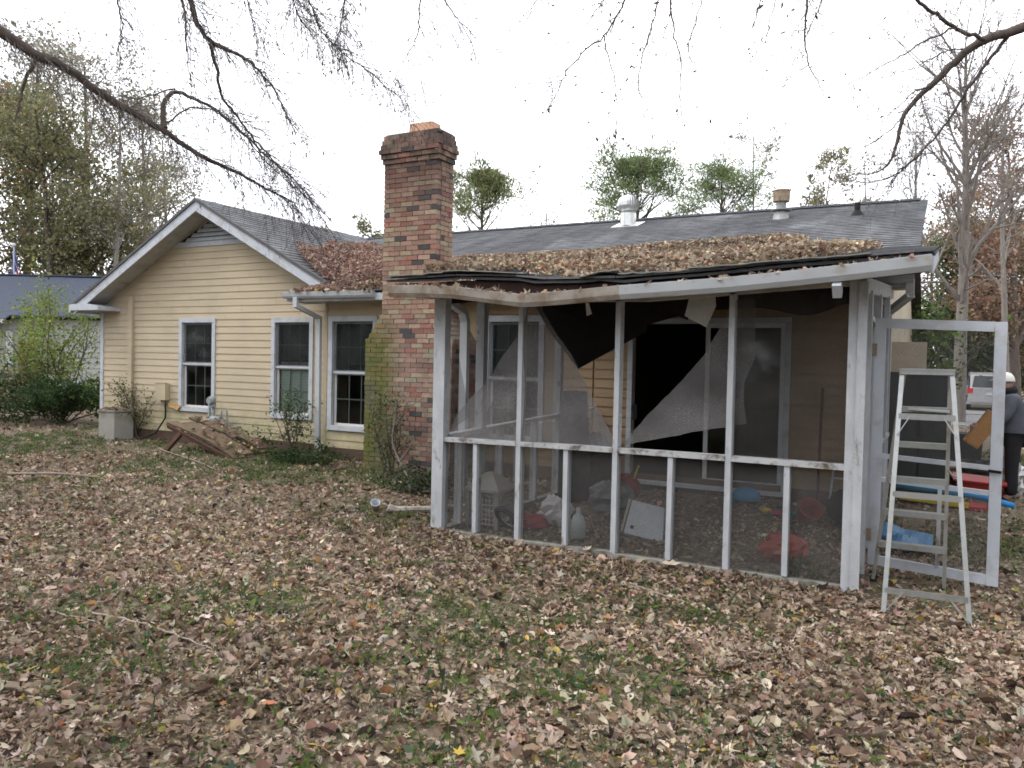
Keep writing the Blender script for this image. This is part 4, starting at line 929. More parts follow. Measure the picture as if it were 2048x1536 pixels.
def shrub(name, label, pos, rad, n, seed, pal, leaf=.07, stems=10, group=None, cat='shrub', wid=1.0, hollow=.35, lobes=9, mat=None):
    rg = np.random.default_rng(seed); pos = np.array(pos, float); rad = np.array(rad, float); root = thing(name, pos, label, cat, group)
    S = pos+rg.normal(0, .12, (stems, 3))*rad*(1, 1, 0); D = np.stack([rg.normal(0, .5, stems)*rad[0], rg.normal(0, .5, stems)*rad[1], np.full(stems, rad[2]*1.3)], -1)
    B = grow(S, D, np.linalg.norm(D, axis=1)*1.25, 6, rg, (0, 0, .02), .14); R = np.linspace(1, .25, 6)[None]*np.full((stems, 1), .012+.006*rad.mean()); B2, R2 = sub(B, R, rg, 6, .25, 1, (25, 70), .4, 4, (0, 0, .0), .2, .6)
    mb = MB(); mb.bulk(*tubes(B, R, 4)); mb.bulk(*tubes(B2, np.maximum(R2, .003), 3)); mb.build('stems', m_bark, root)
    cen = pos+np.stack([rg.normal(0, .5, lobes)*rad[0], rg.normal(0, .5, lobes)*rad[1], rg.uniform(.35, 1.6, lobes)*rad[2]], -1); k = n//2
    ci = rg.integers(0, lobes, k); q1 = cen[ci]+rdir(rg, k)*(rg.random((k, 1))**.4)*rad*.42; Q = B2[:, 1:].reshape(-1, 3); q2 = Q[rg.integers(0, len(Q), n-k)]+rg.normal(0, .08, (n-k, 3))*rad
    q = np.vstack([q1, q2]); q[:, 2] = np.maximum(q[:, 2], pos[2]+.02); n = len(q); lb = LB()
    lb.add(*leaves(q, rdir(rg, n), unit(rdir(rg, n)+(0, 0, .5)), leaf*rg.lognormal(0, .3, n), pick(rg, pal, np.ones(len(pal)), n, .25), 'rhomb', None, np.full(n, wid))); lb.build('foliage', mat or m_green, root)
    return root

# limbs of the two yard trees whose trunks stand outside the picture (x, y, z, radius)
BR_LEFT = {
 'limb': [(-9.85, 3.43, 5.71, 0.072), (-9.09, 4.01, 5.29, 0.0675), (-8.39, 4.57, 4.88, 0.0628), (-8.22, 4.84, 4.69, 0.0578), (-8.15, 5.06, 4.67, 0.0526), (-8.0, 5.32, 4.47, 0.0471), (-7.67, 5.68, 4.21, 0.0414), (-7.62, 5.89, 4.14, 0.0354), (-7.41, 6.19, 3.92, 0.0292), (-7.24, 6.46, 3.82, 0.0227), (-7.05, 6.74, 3.67, 0.0159), (-6.81, 7.06, 3.51, 0.0089)],
 'stub': [(-8.23, 4.84, 4.68, 0.023), (-8.29, 4.78, 4.49, 0.0198), (-8.31, 4.73, 4.33, 0.0165), (-8.3, 4.7, 4.14, 0.0133), (-8.3, 4.67, 3.98, 0.0101)],
 'knee': [(-7.62, 5.89, 4.17, 0.0359), (-7.71, 5.92, 4.42, 0.0323), (-7.71, 5.99, 4.58, 0.0287), (-7.69, 6.07, 4.67, 0.025), (-7.53, 6.21, 4.57, 0.0213), (-7.38, 6.36, 4.5, 0.0175), (-6.95, 6.64, 4.05, 0.0136), (-6.58, 6.9, 3.67, 0.0097), (-6.35, 7.07, 3.34, 0.0058)],
 'knee_left': [(-7.58, 5.99, 4.63, 0.0111), (-7.77, 5.81, 4.53, 0.0088), (-7.85, 5.69, 4.45, 0.0066), (-7.96, 5.55, 4.51, 0.0043)],
 'arch': [(-7.65, 5.94, 4.25, 0.0111), (-7.53, 6.11, 4.45, 0.0101), (-7.37, 6.29, 4.48, 0.0091), (-7.18, 6.48, 4.34, 0.008), (-6.99, 6.67, 4.0, 0.0069), (-6.84, 6.84, 3.79, 0.0058), (-6.58, 7.07, 3.53, 0.0047)],
 'upper': [(-7.17, 5.58, 6.38, 0.0388), (-7.12, 5.66, 5.84, 0.0357), (-7.04, 5.76, 5.3, 0.0326), (-7.01, 5.83, 5.12, 0.0294), (-6.96, 5.93, 5.01, 0.0261), (-6.87, 6.04, 4.98, 0.0228), (-6.72, 6.19, 4.9, 0.0195), (-6.65, 6.29, 4.82, 0.0161), (-6.57, 6.4, 4.68, 0.0126), (-6.51, 6.5, 4.51, 0.0091), (-6.4, 6.62, 4.17, 0.0056)],
 'upper_fork': [(-6.93, 5.9, 4.99, 0.0239), (-6.95, 5.98, 4.84, 0.0214), (-6.98, 6.06, 4.66, 0.0189), (-7.02, 6.13, 4.5, 0.0164), (-6.97, 6.25, 4.39, 0.0138), (-6.76, 6.45, 4.03, 0.0112), (-6.56, 6.64, 3.73, 0.0084), (-6.26, 6.89, 3.33, 0.0057)],
 'upper_thin': [(-7.11, 5.59, 5.66, 0.0207), (-7.0, 5.64, 5.19, 0.0172), (-6.98, 5.64, 4.93, 0.0136), (-6.96, 5.64, 4.73, 0.01), (-6.93, 5.65, 4.52, 0.0065)],
 'side': [(-7.42, 5.19, 5.6, 0.0152), (-7.43, 5.18, 5.24, 0.0131), (-7.41, 5.19, 5.09, 0.0111), (-7.38, 5.2, 4.99, 0.0091), (-7.4, 5.18, 4.79, 0.0071), (-7.43, 5.16, 4.68, 0.0051)],
 'overhead': [(-9.6, 3.34, 6.12, 0.0701), (-8.45, 4.31, 6.2, 0.0584), (-7.0, 5.44, 6.26, 0.0455), (-6.05, 6.29, 6.05, 0.0315), (-5.07, 7.16, 6.02, 0.0163)],
 'hang_a': [(-5.07, 7.16, 6.02, 0.0136), (-5.1, 7.13, 5.58, 0.012), (-5.11, 7.12, 5.31, 0.0103), (-5.11, 7.11, 5.18, 0.0087), (-5.2, 7.06, 4.98, 0.0071), (-5.32, 6.99, 4.76, 0.0054), (-5.34, 6.97, 4.57, 0.0038)],
 'hang_b': [(-5.07, 7.16, 6.02, 0.0109), (-4.89, 7.25, 5.62, 0.0091), (-4.74, 7.32, 5.38, 0.0073), (-4.62, 7.39, 5.26, 0.0056), (-4.51, 7.44, 5.12, 0.0038)],
 'hang_c': [(-6.12, 6.37, 6.1, 0.0133), (-6.09, 6.42, 5.59, 0.0114), (-5.96, 6.52, 5.18, 0.0095), (-5.75, 6.67, 4.94, 0.0076), (-5.43, 6.88, 4.69, 0.0057), (-5.33, 6.98, 4.55, 0.0038)],
 'hang_d': [(-5.65, 6.62, 6.01, 0.0106), (-5.73, 6.64, 5.51, 0.0084), (-5.81, 6.66, 5.21, 0.0061), (-5.94, 6.66, 4.97, 0.0038)],
 'hang_e': [(-6.31, 6.26, 6.15, 0.0106), (-6.27, 6.35, 5.65, 0.0084), (-6.19, 6.46, 5.31, 0.0061), (-6.04, 6.61, 5.07, 0.0038)],
 'hang_f': [(-6.69, 6.06, 6.25, 0.0106), (-6.67, 6.13, 5.59, 0.0084), (-6.67, 6.2, 5.35, 0.0061), (-6.62, 6.3, 5.06, 0.0038)],
}
BR_RIGHT = {
 'limb': [(2.31, 10.71, 6.2, 0.0881), (1.47, 10.29, 5.63, 0.0825), (0.98, 10.06, 5.43, 0.0769), (0.65, 9.93, 5.31, 0.0712), (0.51, 9.9, 5.26, 0.0654), (0.29, 9.83, 5.21, 0.0596), (0.11, 9.78, 5.09, 0.0537), (-0.12, 9.7, 4.83, 0.0478), (-0.21, 9.69, 4.74, 0.0418), (-0.32, 9.68, 4.63, 0.0357), (-0.47, 9.64, 4.43, 0.0296), (-0.5, 9.66, 4.16, 0.0234), (-0.56, 9.68, 3.98, 0.0171), (-0.66, 9.67, 3.85, 0.0108), (-0.86, 9.61, 3.85, 0.0044)],
 'low': [(0.52, 9.94, 5.27, 0.0265), (0.34, 9.9, 5.0, 0.0235), (0.15, 9.85, 4.71, 0.0204), (0.03, 9.85, 4.48, 0.0173), (-0.13, 9.82, 4.23, 0.0142), (-0.29, 9.79, 4.04, 0.011), (-0.5, 9.74, 3.85, 0.0077), (-0.59, 9.75, 3.58, 0.0044)],
 'top': [(0.29, 9.7, 5.16, 0.0288), (0.0, 9.46, 5.24, 0.0266), (-0.14, 9.3, 5.33, 0.0245), (-0.34, 9.11, 5.45, 0.0223), (-0.58, 8.9, 5.72, 0.0202)],
 'thin_a': [(0.0, 9.43, 5.23, 0.0129), (-0.29, 9.27, 5.07, 0.011), (-0.46, 9.17, 4.93, 0.0091), (-0.57, 9.11, 4.87, 0.0072), (-0.87, 8.95, 4.66, 0.0053), (-1.01, 8.86, 4.59, 0.0034)],
 'thin_b': [(0.1, 9.71, 5.1, 0.0106), (-0.06, 9.62, 5.08, 0.0088), (-0.22, 9.53, 4.97, 0.007), (-0.41, 9.43, 4.87, 0.0052), (-0.72, 9.25, 4.74, 0.0034)],
 'thin_c': [(-0.21, 9.64, 4.73, 0.0107), (-0.34, 9.57, 4.69, 0.0089), (-0.42, 9.53, 4.58, 0.0071), (-0.62, 9.41, 4.39, 0.0053), (-0.9, 9.26, 4.33, 0.0035)],
 'thin_d': [(-0.29, 9.81, 4.04, 0.011), (-0.52, 9.68, 3.82, 0.0091), (-0.73, 9.56, 3.73, 0.0073), (-0.95, 9.44, 3.74, 0.0054), (-1.07, 9.38, 3.81, 0.0036)],
 'thin_e': [(-0.47, 9.61, 4.42, 0.0081), (-0.57, 9.55, 4.27, 0.0066), (-0.76, 9.44, 4.12, 0.0051), (-0.99, 9.31, 4.01, 0.0035)],
 'overhead': [(2.23, 10.45, 6.8, 0.0808), (0.79, 9.39, 6.31, 0.0662), (-0.56, 8.37, 5.8, 0.0522), (-1.67, 7.49, 5.55, 0.0391), (-2.56, 6.72, 5.22, 0.0267), (-3.06, 6.17, 5.04, 0.015)],
 'mid_a': [(-2.49, 6.71, 5.22, 0.0155), (-2.55, 6.67, 4.89, 0.0137), (-2.71, 6.58, 4.57, 0.012), (-2.88, 6.48, 4.42, 0.0103), (-3.0, 6.42, 4.26, 0.0085), (-3.06, 6.38, 4.06, 0.0068), (-3.12, 6.34, 3.93, 0.0051), (-3.2, 6.29, 3.82, 0.0033)],
 'mid_b': [(-2.71, 6.58, 4.57, 0.0088), (-2.69, 6.59, 4.41, 0.0077), (-2.63, 6.62, 4.24, 0.0065), (-2.59, 6.62, 3.9, 0.0054), (-2.6, 6.61, 3.65, 0.0042), (-2.62, 6.59, 3.44, 0.0031)],
 'mid_c': [(-2.25, 6.96, 5.33, 0.0112), (-2.33, 6.89, 4.94, 0.0098), (-2.41, 6.82, 4.53, 0.0084), (-2.45, 6.77, 4.29, 0.007), (-2.44, 6.75, 4.1, 0.0056), (-2.37, 6.76, 3.97, 0.0042), (-2.25, 6.8, 3.69, 0.0029)],
 'mid_d': [(-2.23, 6.97, 5.33, 0.0112), (-2.24, 6.94, 4.94, 0.0098), (-2.18, 6.94, 4.57, 0.0084), (-2.12, 6.95, 4.38, 0.007), (-2.12, 6.92, 4.07, 0.0056), (-2.07, 6.92, 3.76, 0.0042), (-2.01, 6.93, 3.64, 0.0029)],
 'mid_e': [(-2.61, 6.65, 5.2, 0.0088), (-2.73, 6.58, 4.89, 0.0076), (-2.86, 6.5, 4.65, 0.0064), (-3.06, 6.39, 4.43, 0.0051), (-3.13, 6.34, 4.29, 0.0039), (-3.12, 6.34, 4.15, 0.0027)],
 'mid_f': [(-3.07, 6.29, 5.09, 0.0087), (-3.19, 6.21, 4.83, 0.0068), (-3.3, 6.15, 4.67, 0.0048), (-3.41, 6.09, 4.55, 0.0028)],
 'mid_g': [(-1.97, 7.23, 5.46, 0.0091), (-2.01, 7.2, 5.0, 0.0078), (-2.09, 7.15, 4.68, 0.0065), (-2.13, 7.12, 4.57, 0.0053), (-2.05, 7.16, 4.36, 0.004), (-1.91, 7.23, 4.14, 0.0027)],
 'mid_h': [(-1.11, 8.16, 5.79, 0.0168), (-1.24, 8.08, 5.21, 0.0146), (-1.26, 8.05, 4.89, 0.0123), (-1.24, 8.06, 4.73, 0.0101), (-1.22, 8.07, 4.58, 0.0078), (-1.09, 8.13, 4.35, 0.0056), (-1.02, 8.17, 4.12, 0.0034)],
 'mid_i': [(-1.22, 8.07, 4.58, 0.0072), (-1.32, 8.01, 4.51, 0.0058), (-1.41, 7.96, 4.41, 0.0043), (-1.45, 7.94, 4.34, 0.0029)],
 'mid_j': [(-1.41, 7.77, 5.65, 0.0093), (-1.47, 7.72, 5.11, 0.0072), (-1.53, 7.68, 4.78, 0.005), (-1.61, 7.63, 4.51, 0.0028)],
 'mid_k': [(-1.57, 7.68, 5.63, 0.0093), (-1.59, 7.66, 5.11, 0.0077), (-1.63, 7.63, 4.92, 0.0061), (-1.68, 7.6, 4.8, 0.0044), (-1.75, 7.56, 4.75, 0.0028)],
 'mid_l': [(-1.07, 8.19, 5.8, 0.0096), (-1.11, 8.14, 5.21, 0.0079), (-1.25, 8.06, 4.85, 0.0062), (-1.37, 7.99, 4.53, 0.0046), (-1.45, 7.94, 4.36, 0.0029)],
}

def densify(P, n):
    P = np.array(P, float); d = np.concatenate([[0], np.cumsum(np.linalg.norm(np.diff(P[:, :3], axis=0), axis=1))]); t = np.linspace(0, d[-1], n)
    Q = np.stack([np.interp(t, d, P[:, i]) for i in range(4)], -1); k = np.array([.25, .5, .25])
    for _ in range(2): Q[1:-1] = Q[:-2]*.25+Q[1:-1]*.5+Q[2:]*.25
    return Q
def yard_tree(name, label, base, limbs, seed, heavy, dens, tw_len, leaf_pm, leaf_s, leaf_w, droop, pal, trunk_r=.24, H=9, sweep=(0, 0, 0), per=2, lr=1.0):
    rg = np.random.default_rng(seed); base = np.array(base, float); root = thing(name, base, label, 'tree')
    T = np.array([(0, 0, -.1), (.05, .02, 1.5), (-.03, .05, 3.2), (.05, .0, 5.0), (0, .08, 7.0), (.1, 0, H)])+base; mb = MB(); mb.bulk(*tubes(T[None], (trunk_r*np.array([1.25, 1, .9, .75, .55, .2]))[None], 12)); mb.build('trunk', m_bark, root, smooth=True)
    main = MB(); TW = []; TR = []
    for key, P in limbs.items():
        P = [(*q[:3], q[3]*lr) for q in P]
        if key in ('limb', 'overhead'):
            q = P[0]; t = min(q[2]-.6, H-1); tb = np.array([np.interp(t, T[:, 2], T[:, i]) for i in range(3)]); P = [(tb[0], tb[1], t, q[3]*1.5)]+P
        Q = densify(P, max(8, int(np.linalg.norm(np.array(P[-1][:3])-np.array(P[0][:3]))/.09)+len(P)*2)); w = Q[:, :3].copy(); w[1:-1] += rg.normal(0, .006, (len(Q)-2, 3))
        main.bulk(*tubes(w[None], Q[None, :, 3], 7 if Q[0, 3] > .02 else 4))
        L = np.linalg.norm(np.diff(w, axis=0), axis=1).sum(); n = int(L*dens*(heavy.get(key, 1.0)))
        if n < 1: continue
        s = rg.uniform(.12 if key not in ('limb', 'overhead') else .35, 1, n)*(len(w)-1); a = np.minimum(s.astype(int), len(w)-2); f = (s-a)[:, None]; S = w[a]*(1-f)+w[a+1]*f; Tn = unit(w[a+1]-w[a])
        D = unit(Tn*.5+rdir(rg, n)*1.1+np.array([0, 0, droop*.35])+np.array(sweep)); TW.append(grow(S, D, tw_len*rg.lognormal(0, .4, n), 6, rg, (0, 0, droop*.22), .13)); TR.append(np.linspace(1, .45, 6)[None]*np.minimum(.0042, .6*(Q[a, 3]))[:, None])
    main.build('limbs', m_bark, root, smooth=True)
    TW = np.vstack(TW); TR = np.vstack(TR); B2, R2 = sub(TW, TR, rg, per, .2, .95, (20, 55), .5, 4, (0, 0, droop*.25), .12, .7)
    mb = MB(); mb.bulk(*tubes(TW, np.maximum(TR, .0016), 3)); mb.bulk(*tubes(B2, np.maximum(R2, .0012), 3)); tag(mb.build('twigs', m_twig, root), kind='stuff')
    Q = np.vstack([TW[:, 1:].reshape(-1, 3), B2[:, 1:].reshape(-1, 3)]); n = int(len(Q)*leaf_pm); q = Q[rg.integers(0, len(Q), n)]+rg.normal(0, .008, (n, 3)); X = unit(rdir(rg, n)+(0, 0, -.9)); lb = LB()
    lb.add(*leaves(q, X, rdir(rg, n), leaf_s*rg.lognormal(0, .35, n), pick(rg, pal, np.ones(len(pal)), n, .2), 'rhomb', None, np.full(n, leaf_w))); lb.build('crown', m_green, root)
    return root
m_twig = MAT('twig', (.10, .085, .09), .95, .2, 20)
yard_tree('yard_tree', 'tree with a long drooping limb and slender leaves reaching in from the left', (-11.2, 2.6, 0), BR_LEFT, 5, {'stub': 0, 'limb': 1.3, 'overhead': .5, 'upper': 1.3, 'upper_fork': .9, 'knee': .75, 'arch': .8, 'hang_c': 1.6, 'hang_e': 2.0, 'hang_f': 1.4, 'hang_d': 1.6, 'hang_a': .7, 'hang_b': .6}, 30, .52, .75, .036, .36, -.8, [(.17, .15, .12), (.13, .12, .10), (.20, .17, .13)], sweep=(.45, .35, -.15), per=3, lr=.9)
yard_tree('yard_tree', 'nearly bare tree whose thin branches hang in from the upper right', (5.2, 9.6, 0), BR_RIGHT, 6, {'overhead': .15, 'limb': .9, 'low': 1.2}, 15, .32, .22, .030, .75, -.3, [(.09, .07, .06), (.12, .085, .05)], sweep=(-.25, -.1, -.1), lr=.78)
# ---------------------------------------------------------------- far trees
OLIVE = [(.16, .165, .085), (.20, .19, .10), (.125, .135, .08), (.22, .195, .095)]; GREY = [(.25, .23, .18), (.28, .255, .20), (.20, .19, .15)]  # far crown colours lightened to put distance haze into the foliage
YEL = [(.25, .215, .08), (.21, .195, .08), (.16, .165, .07), (.25, .17, .08)]; RUST = [(.25, .15, .10), (.20, .12, .085), (.28, .19, .14), (.16, .11, .08)]
PINE = [(.13, .18, .08), (.16, .21, .09), (.10, .145, .075), (.19, .22, .10)]; PINEY = [(.22, .21, .10), (.25, .225, .10), (.17, .17, .09)]
tg = 'trees behind the neighbouring house'
tree('tall_tree', 'tall olive tree at the left edge behind the blue roof', (-41, 21, 0), 16, .30, 31, OLIVE+YEL, leaf_n=12350, leaf_s=.14, spread=.45, l1=.34, cb=.3, group=tg)
tree('tall_tree', 'thin tall grey brown tree rising behind the flag', (-42.9, 24.5, 0), 17.5, .26, 32, GREY, leaf_n=14250, leaf_s=.115, spread=.5, l1=.28, cb=.35, group=tg)
tree('tall_tree', 'olive leaved tree over the middle of the blue roof', (-35.4, 21.7, 0), 12.5, .24, 33, OLIVE, leaf_n=11400, leaf_s=.14, spread=.42, l1=.34, cb=.22, group=tg)
tree('tall_tree', 'sparse grey tree with fine twigs behind the drooping limb', (-37.9, 24.9, 0), 16.2, .24, 34, GREY, leaf_n=12350, leaf_s=.11, spread=.5, l1=.28, cb=.35, group=tg)
tree('pale_trunk_tree', 'tree with a slim pale trunk left of the gable', (-31.3, 21.7, 0), 12.8, .16, 35, GREY+OLIVE, leaf_n=6840, leaf_s=.11, spread=.4, l1=.26, cb=.45, bark=m_barkpale, group=tg)
tree('tall_tree', 'open grey brown tree just left of the gable peak', (-37.1, 27.6, 0), 15.0, .24, 36, GREY, leaf_n=11400, leaf_s=.115, spread=.5, l1=.3, cb=.35, bark=m_barkpale, group=tg)
tree('tall_tree', 'pale bare tree directly behind the gable peak', (-41.2, 32.2, 0), 14.5, .22, 37, GREY, leaf_n=6080, leaf_s=.11, spread=.5, l1=.28, cb=.3, bark=m_barkpale, group=tg)
tree('low_tree', 'dense yellow green tree low behind the flag', (-39.2, 23.4, 0), 11, .2, 38, YEL+OLIVE, leaf_n=12350, leaf_s=.14, spread=.5, l1=.42, cb=.15, group=tg)
tree('low_tree', 'dense olive tree low behind the right end of the blue roof', (-34.0, 23.0, 0), 9.5, .2, 39, OLIVE+PINEY, leaf_n=12350, leaf_s=.14, spread=.5, l1=.42, cb=.12, group=tg)
tree('low_tree', 'brownish low tree seen between the pale trunk and the gable', (-36.5, 30.5, 0), 10.0, .2, 40, RUST+OLIVE, leaf_n=13300, leaf_s=.14, spread=.5, l1=.42, cb=.12, group=tg)
tree('low_tree', 'orange tinged tree at the far left edge', (-42, 19.0, 0), 11, .2, 41, YEL+RUST, leaf_n=13300, leaf_s=.14, spread=.5, l1=.42, cb=.12, group=tg)
pg = 'pines beyond the roof'
pine('pine_tree', 'broad round topped pine behind the turbine vent', (-15.6, 43.8, 0), 13.2, .22, 51, PINE, n_cl=52, rad=4.5, leaf_n=19000, cl=.40, group=pg)
pine('pine_tree', 'smaller thinner pine between the two roof vents', (-13.7, 55.2, 0), 15.0, .2, 52, PINE, n_cl=44, rad=4.2, leaf_n=12000, cl=.42, group=pg)
pine('pine_tree', 'yellowish pine just right of the chimney', (-22.6, 37.8, 0), 11.8, .2, 53, PINEY+PINE, n_cl=40, rad=3.3, leaf_n=11000, cl=.34, group=pg)
bgp = 'bare trees beyond the roof'
tree('bare_tree', 'faint bare tree between the chimney pine and the round pine', (-26.4, 53.9, 0), 15.5, .14, 61, GREY, leaf_n=1500, leaf_s=.14, l1=.25, cb=.4, bark=m_barkpale, group=bgp, min_r=.008)
tree('bare_tree', 'slender bare tree just left of the flue pipe', (-12.1, 61.7, 0), 19.5, .17, 62, GREY, leaf_n=2500, leaf_s=.14, l1=.25, cb=.4, bark=m_barkpale, group=bgp, min_r=.010)
tree('bare_tree', 'low hazy olive tree right of the flue pipe', (-10.6, 73.5, 0), 20.5, .2, 63, OLIVE+GREY, leaf_n=4500, leaf_s=.22, l1=.28, cb=.4, bark=m_barkpale, group=bgp, min_r=.010)
tree('bare_tree', 'faint bare tree above the right end of the ridge', (-5.0, 66, 0), 18.0, .17, 64, GREY, leaf_n=2500, leaf_s=.14, l1=.3, cb=.4, bark=m_barkpale, group=bgp, min_r=.010)
tree('low_tree', 'tips of a far green tree peeping over the ridge left of the chimney', (-42.6, 54.0, 0), 13.3, .2, 65, OLIVE, leaf_n=2500, leaf_s=.2, l1=.2, cb=.6)
tree('bare_tree', 'large bare grey tree with rising limbs right of the roof end', (.55, 30.9, 0), 12.8, .23, 71, GREY, leaf_n=0, n1=34, per2=8, per3=7, l1=.42, cb=.28, ang1=(18, 48), bend1=(0, 0, .08), bark=m_barkpale, min_r=.007)
tree('bare_tree', 'slim bare tree just right of the large bare grey tree', (2.3, 37, 0), 13, .15, 78, GREY, leaf_n=300, leaf_s=.1, l1=.34, cb=.3, ang1=(20, 50), bark=m_barkpale, min_r=.008, group='bare trees right of the roof')
tree('bare_tree', 'slim bare tree just left of the large bare grey tree', (-1.2, 42, 0), 13, .15, 79, GREY, leaf_n=300, leaf_s=.1, l1=.34, cb=.3, ang1=(20, 50), bark=m_barkpale, min_r=.009, group='bare trees right of the roof')
wg = 'woods across the road'
tree('rusty_tree', 'rust brown tree at the right edge above the door', (3.2, 45, 0), 12.5, .25, 72, RUST, leaf_n=12000, leaf_s=.15, spread=.5, l1=.42, cb=.2, group=wg)
tree('rusty_tree', 'near rust tinted tree with long bare twigs at the right edge', (4.6, 33, 0), 11, .2, 73, RUST+GREY, leaf_n=2600, leaf_s=.12, spread=.4, l1=.45, cb=.15, group=wg)
tree('rusty_tree', 'pinkish brown thin tree behind the large bare tree', (2.0, 52.7, 0), 11.8, .2, 74, RUST+GREY, leaf_n=8550, leaf_s=.115, spread=.5, l1=.4, cb=.15, group=wg)
tree('rusty_tree', 'greyish brown tree low behind the porch roof corner', (-.6, 58, 0), 10.5, .2, 75, GREY+RUST, leaf_n=8000, leaf_s=.15, spread=.5, l1=.4, cb=.15, group=wg)
tree('rusty_tree', 'dull olive tree above the parked minivan', (1.6, 62, 0), 9.0, .2, 76, GREY+OLIVE, leaf_n=10000, leaf_s=.18, spread=.6, l1=.45, cb=.1, group=wg)
tree('rusty_tree', 'brown tree beyond the person with the white cap', (5.6, 57, 0), 9.5, .2, 77, RUST+OLIVE, leaf_n=10000, leaf_s=.18, spread=.6, l1=.45, cb=.1, group=wg)
DKG = [(.030, .055, .020), (.045, .075, .025), (.022, .04, .018), (.06, .09, .03)]; BRG = [(.08, .13, .03), (.11, .16, .04), (.055, .10, .03), (.14, .18, .05)]
shrub('evergreen_shrub', 'bright green evergreen bush under the right eave', (-.55, 19.9, 0), (.50, .7, 1.95), 3800, 81, BRG+DKG, leaf=.10, lobes=14)
shrub('evergreen_shrub', 'dark green evergreen clump behind the parked cars seen through the upper door screen', (1.6, 52.5, 0), (3.4, 1.6, 3.4), 7000, 82, [(.06, .09, .045), (.08, .115, .055), (.10, .13, .06)], leaf=.24, lobes=22)
tree('low_tree', 'grey green leafy tree filling the view above the parked cars', (.9, 50, 0), 8.5, .2, 84, OLIVE+[(.08, .11, .06), (.10, .125, .07)], leaf_n=14000, leaf_s=.17, spread=.5, l1=.5, cb=.12)
tree('low_tree', 'greenish brown tree behind the head of the person', (4.2, 50, 0), 8.5, .2, 85, OLIVE+RUST, leaf_n=12000, leaf_s=.17, spread=.5, l1=.5, cb=.12)
shrub('evergreen_shrub', 'brownish green thicket behind the parked cars', (3.4, 54.5, 0), (8.0, 1.5, 1.6), 7000, 83, OLIVE+RUST+DKG, leaf=.24, lobes=26)

# ---------------------------------------------------------------- neighbouring house, flag, hedges
nb = thing('neighbouring_house', (-29.5, 18.0, 0), 'pale grey neighbouring house with blue grey roof behind shrubs', 'house')
ex = unit(np.array([.88, .476, 0])); ey = np.array([-ex[1], ex[0], 0])     # its front runs square to the line of sight
o0 = np.array([-29.9, 17.55, 0.])
def NP(a, d, z): return o0+ex*a+ey*d+(0, 0, z)
m_nwall = MAT('neighbour_siding', (.30, .31, .30), .8, .08, 2); m_nroof = MAT('neighbour_shingles', (.05, .06, .085), .9, .12, 5, (1, 1, 6))
mb = MB(); mb.prism([NP(-9, 0, 0), NP(4.2, 0, 0), NP(4.2, 0, 2.9), NP(-9, 0, 2.9)], ey*7); nw = mb.build('wall', m_nwall, nb)
for k in range(13):
    mb = MB(); z_ = .35+k*.2; P_ = [NP(-.9, -.03, z_), NP(4.15, -.03, z_), NP(4.15, -.008, z_+.2), NP(-.9, -.008, z_+.2)]; mb.prism(P_, ey*.006); mb.build('siding_board', m_nwall, nw)
mb = MB()
mb.prism([NP(-9.3, -.75, 2.82), NP(-.7, -.75, 2.82), NP(-.7, 3.5, 4.86), NP(-9.3, 3.5, 4.86)], (0, 0, .06)); mb.prism([NP(-.7, -.35, 3.02), NP(4.5, -.35, 3.02), NP(4.5, 3.5, 4.85), NP(-.7, 3.5, 4.85)], (0, 0, .06))
mb.prism([NP(-9.3, 3.5, 4.86), NP(4.5, 3.5, 4.86), NP(4.5, 7.4, 2.9), NP(-9.3, 7.4, 2.9)], (0, 0, .06)); nr = mb.build('roof', m_nroof, nb)
mb = MB(); mb.bar(NP(-9.3, 3.5, 4.93), NP(4.5, 3.5, 4.93), .3, .05); mb.build('ridge_cap', MAT('neighbour_ridge', (.05, .06, .09), .9, .1, 4), nr)
mb = MB(); mb.bar(NP(-9.3, -.78, 2.82), NP(-.68, -.78, 2.82), .06, .14); mb.build('gutter', m_white, nb)
mb = MB(); mb.prism([NP(-.55, -.04, .5), NP(.05, -.04, .5), NP(.05, -.04, 2.15), NP(-.55, -.04, 2.15)], -ey*.05); mb.build('shutter', MAT('shutter_brown', (.20, .10, .045), .7, .15, 5), nb)
mb = MB(); mb.prism([NP(-1.0, -.04, .2), NP(-.75, -.04, .2), NP(-.75, -.04, 2.5), NP(-1.0, -.04, 2.5)], -ey*.06); mb.build('corner_board', m_white, nb)
mb = MB(); mb.prism([NP(-2.4, -.02, .9), NP(-1.4, -.02, .9), NP(-1.4, -.02, 2.2), NP(-2.4, -.02, 2.2)], -ey*.03); w_ = mb.build('window', m_white, nb)
mb = MB(); mb.prism([NP(-2.3, -.06, 1.0), NP(-1.5, -.06, 1.0), NP(-1.5, -.06, 2.1), NP(-2.3, -.06, 2.1)], -ey*.01); mb.build('pane', m_blinddk, w_)

fl = thing('flag_on_pole', (-35.6, 20.0, 0), 'furled flag with blue star field and red white stripes on a pole', 'flag')
fp_ = np.array([-35.6, 20.0, 0.]); mb = MB(); mb.tube([fp_, fp_+(0, 0, 6.3)], .03, 8); mb.build('pole', m_white, fl); mb = MB(); mb.ball(fp_+(0, 0, 6.36), .09, 12, 8); mb.build('finial', m_white, fl, smooth=True)
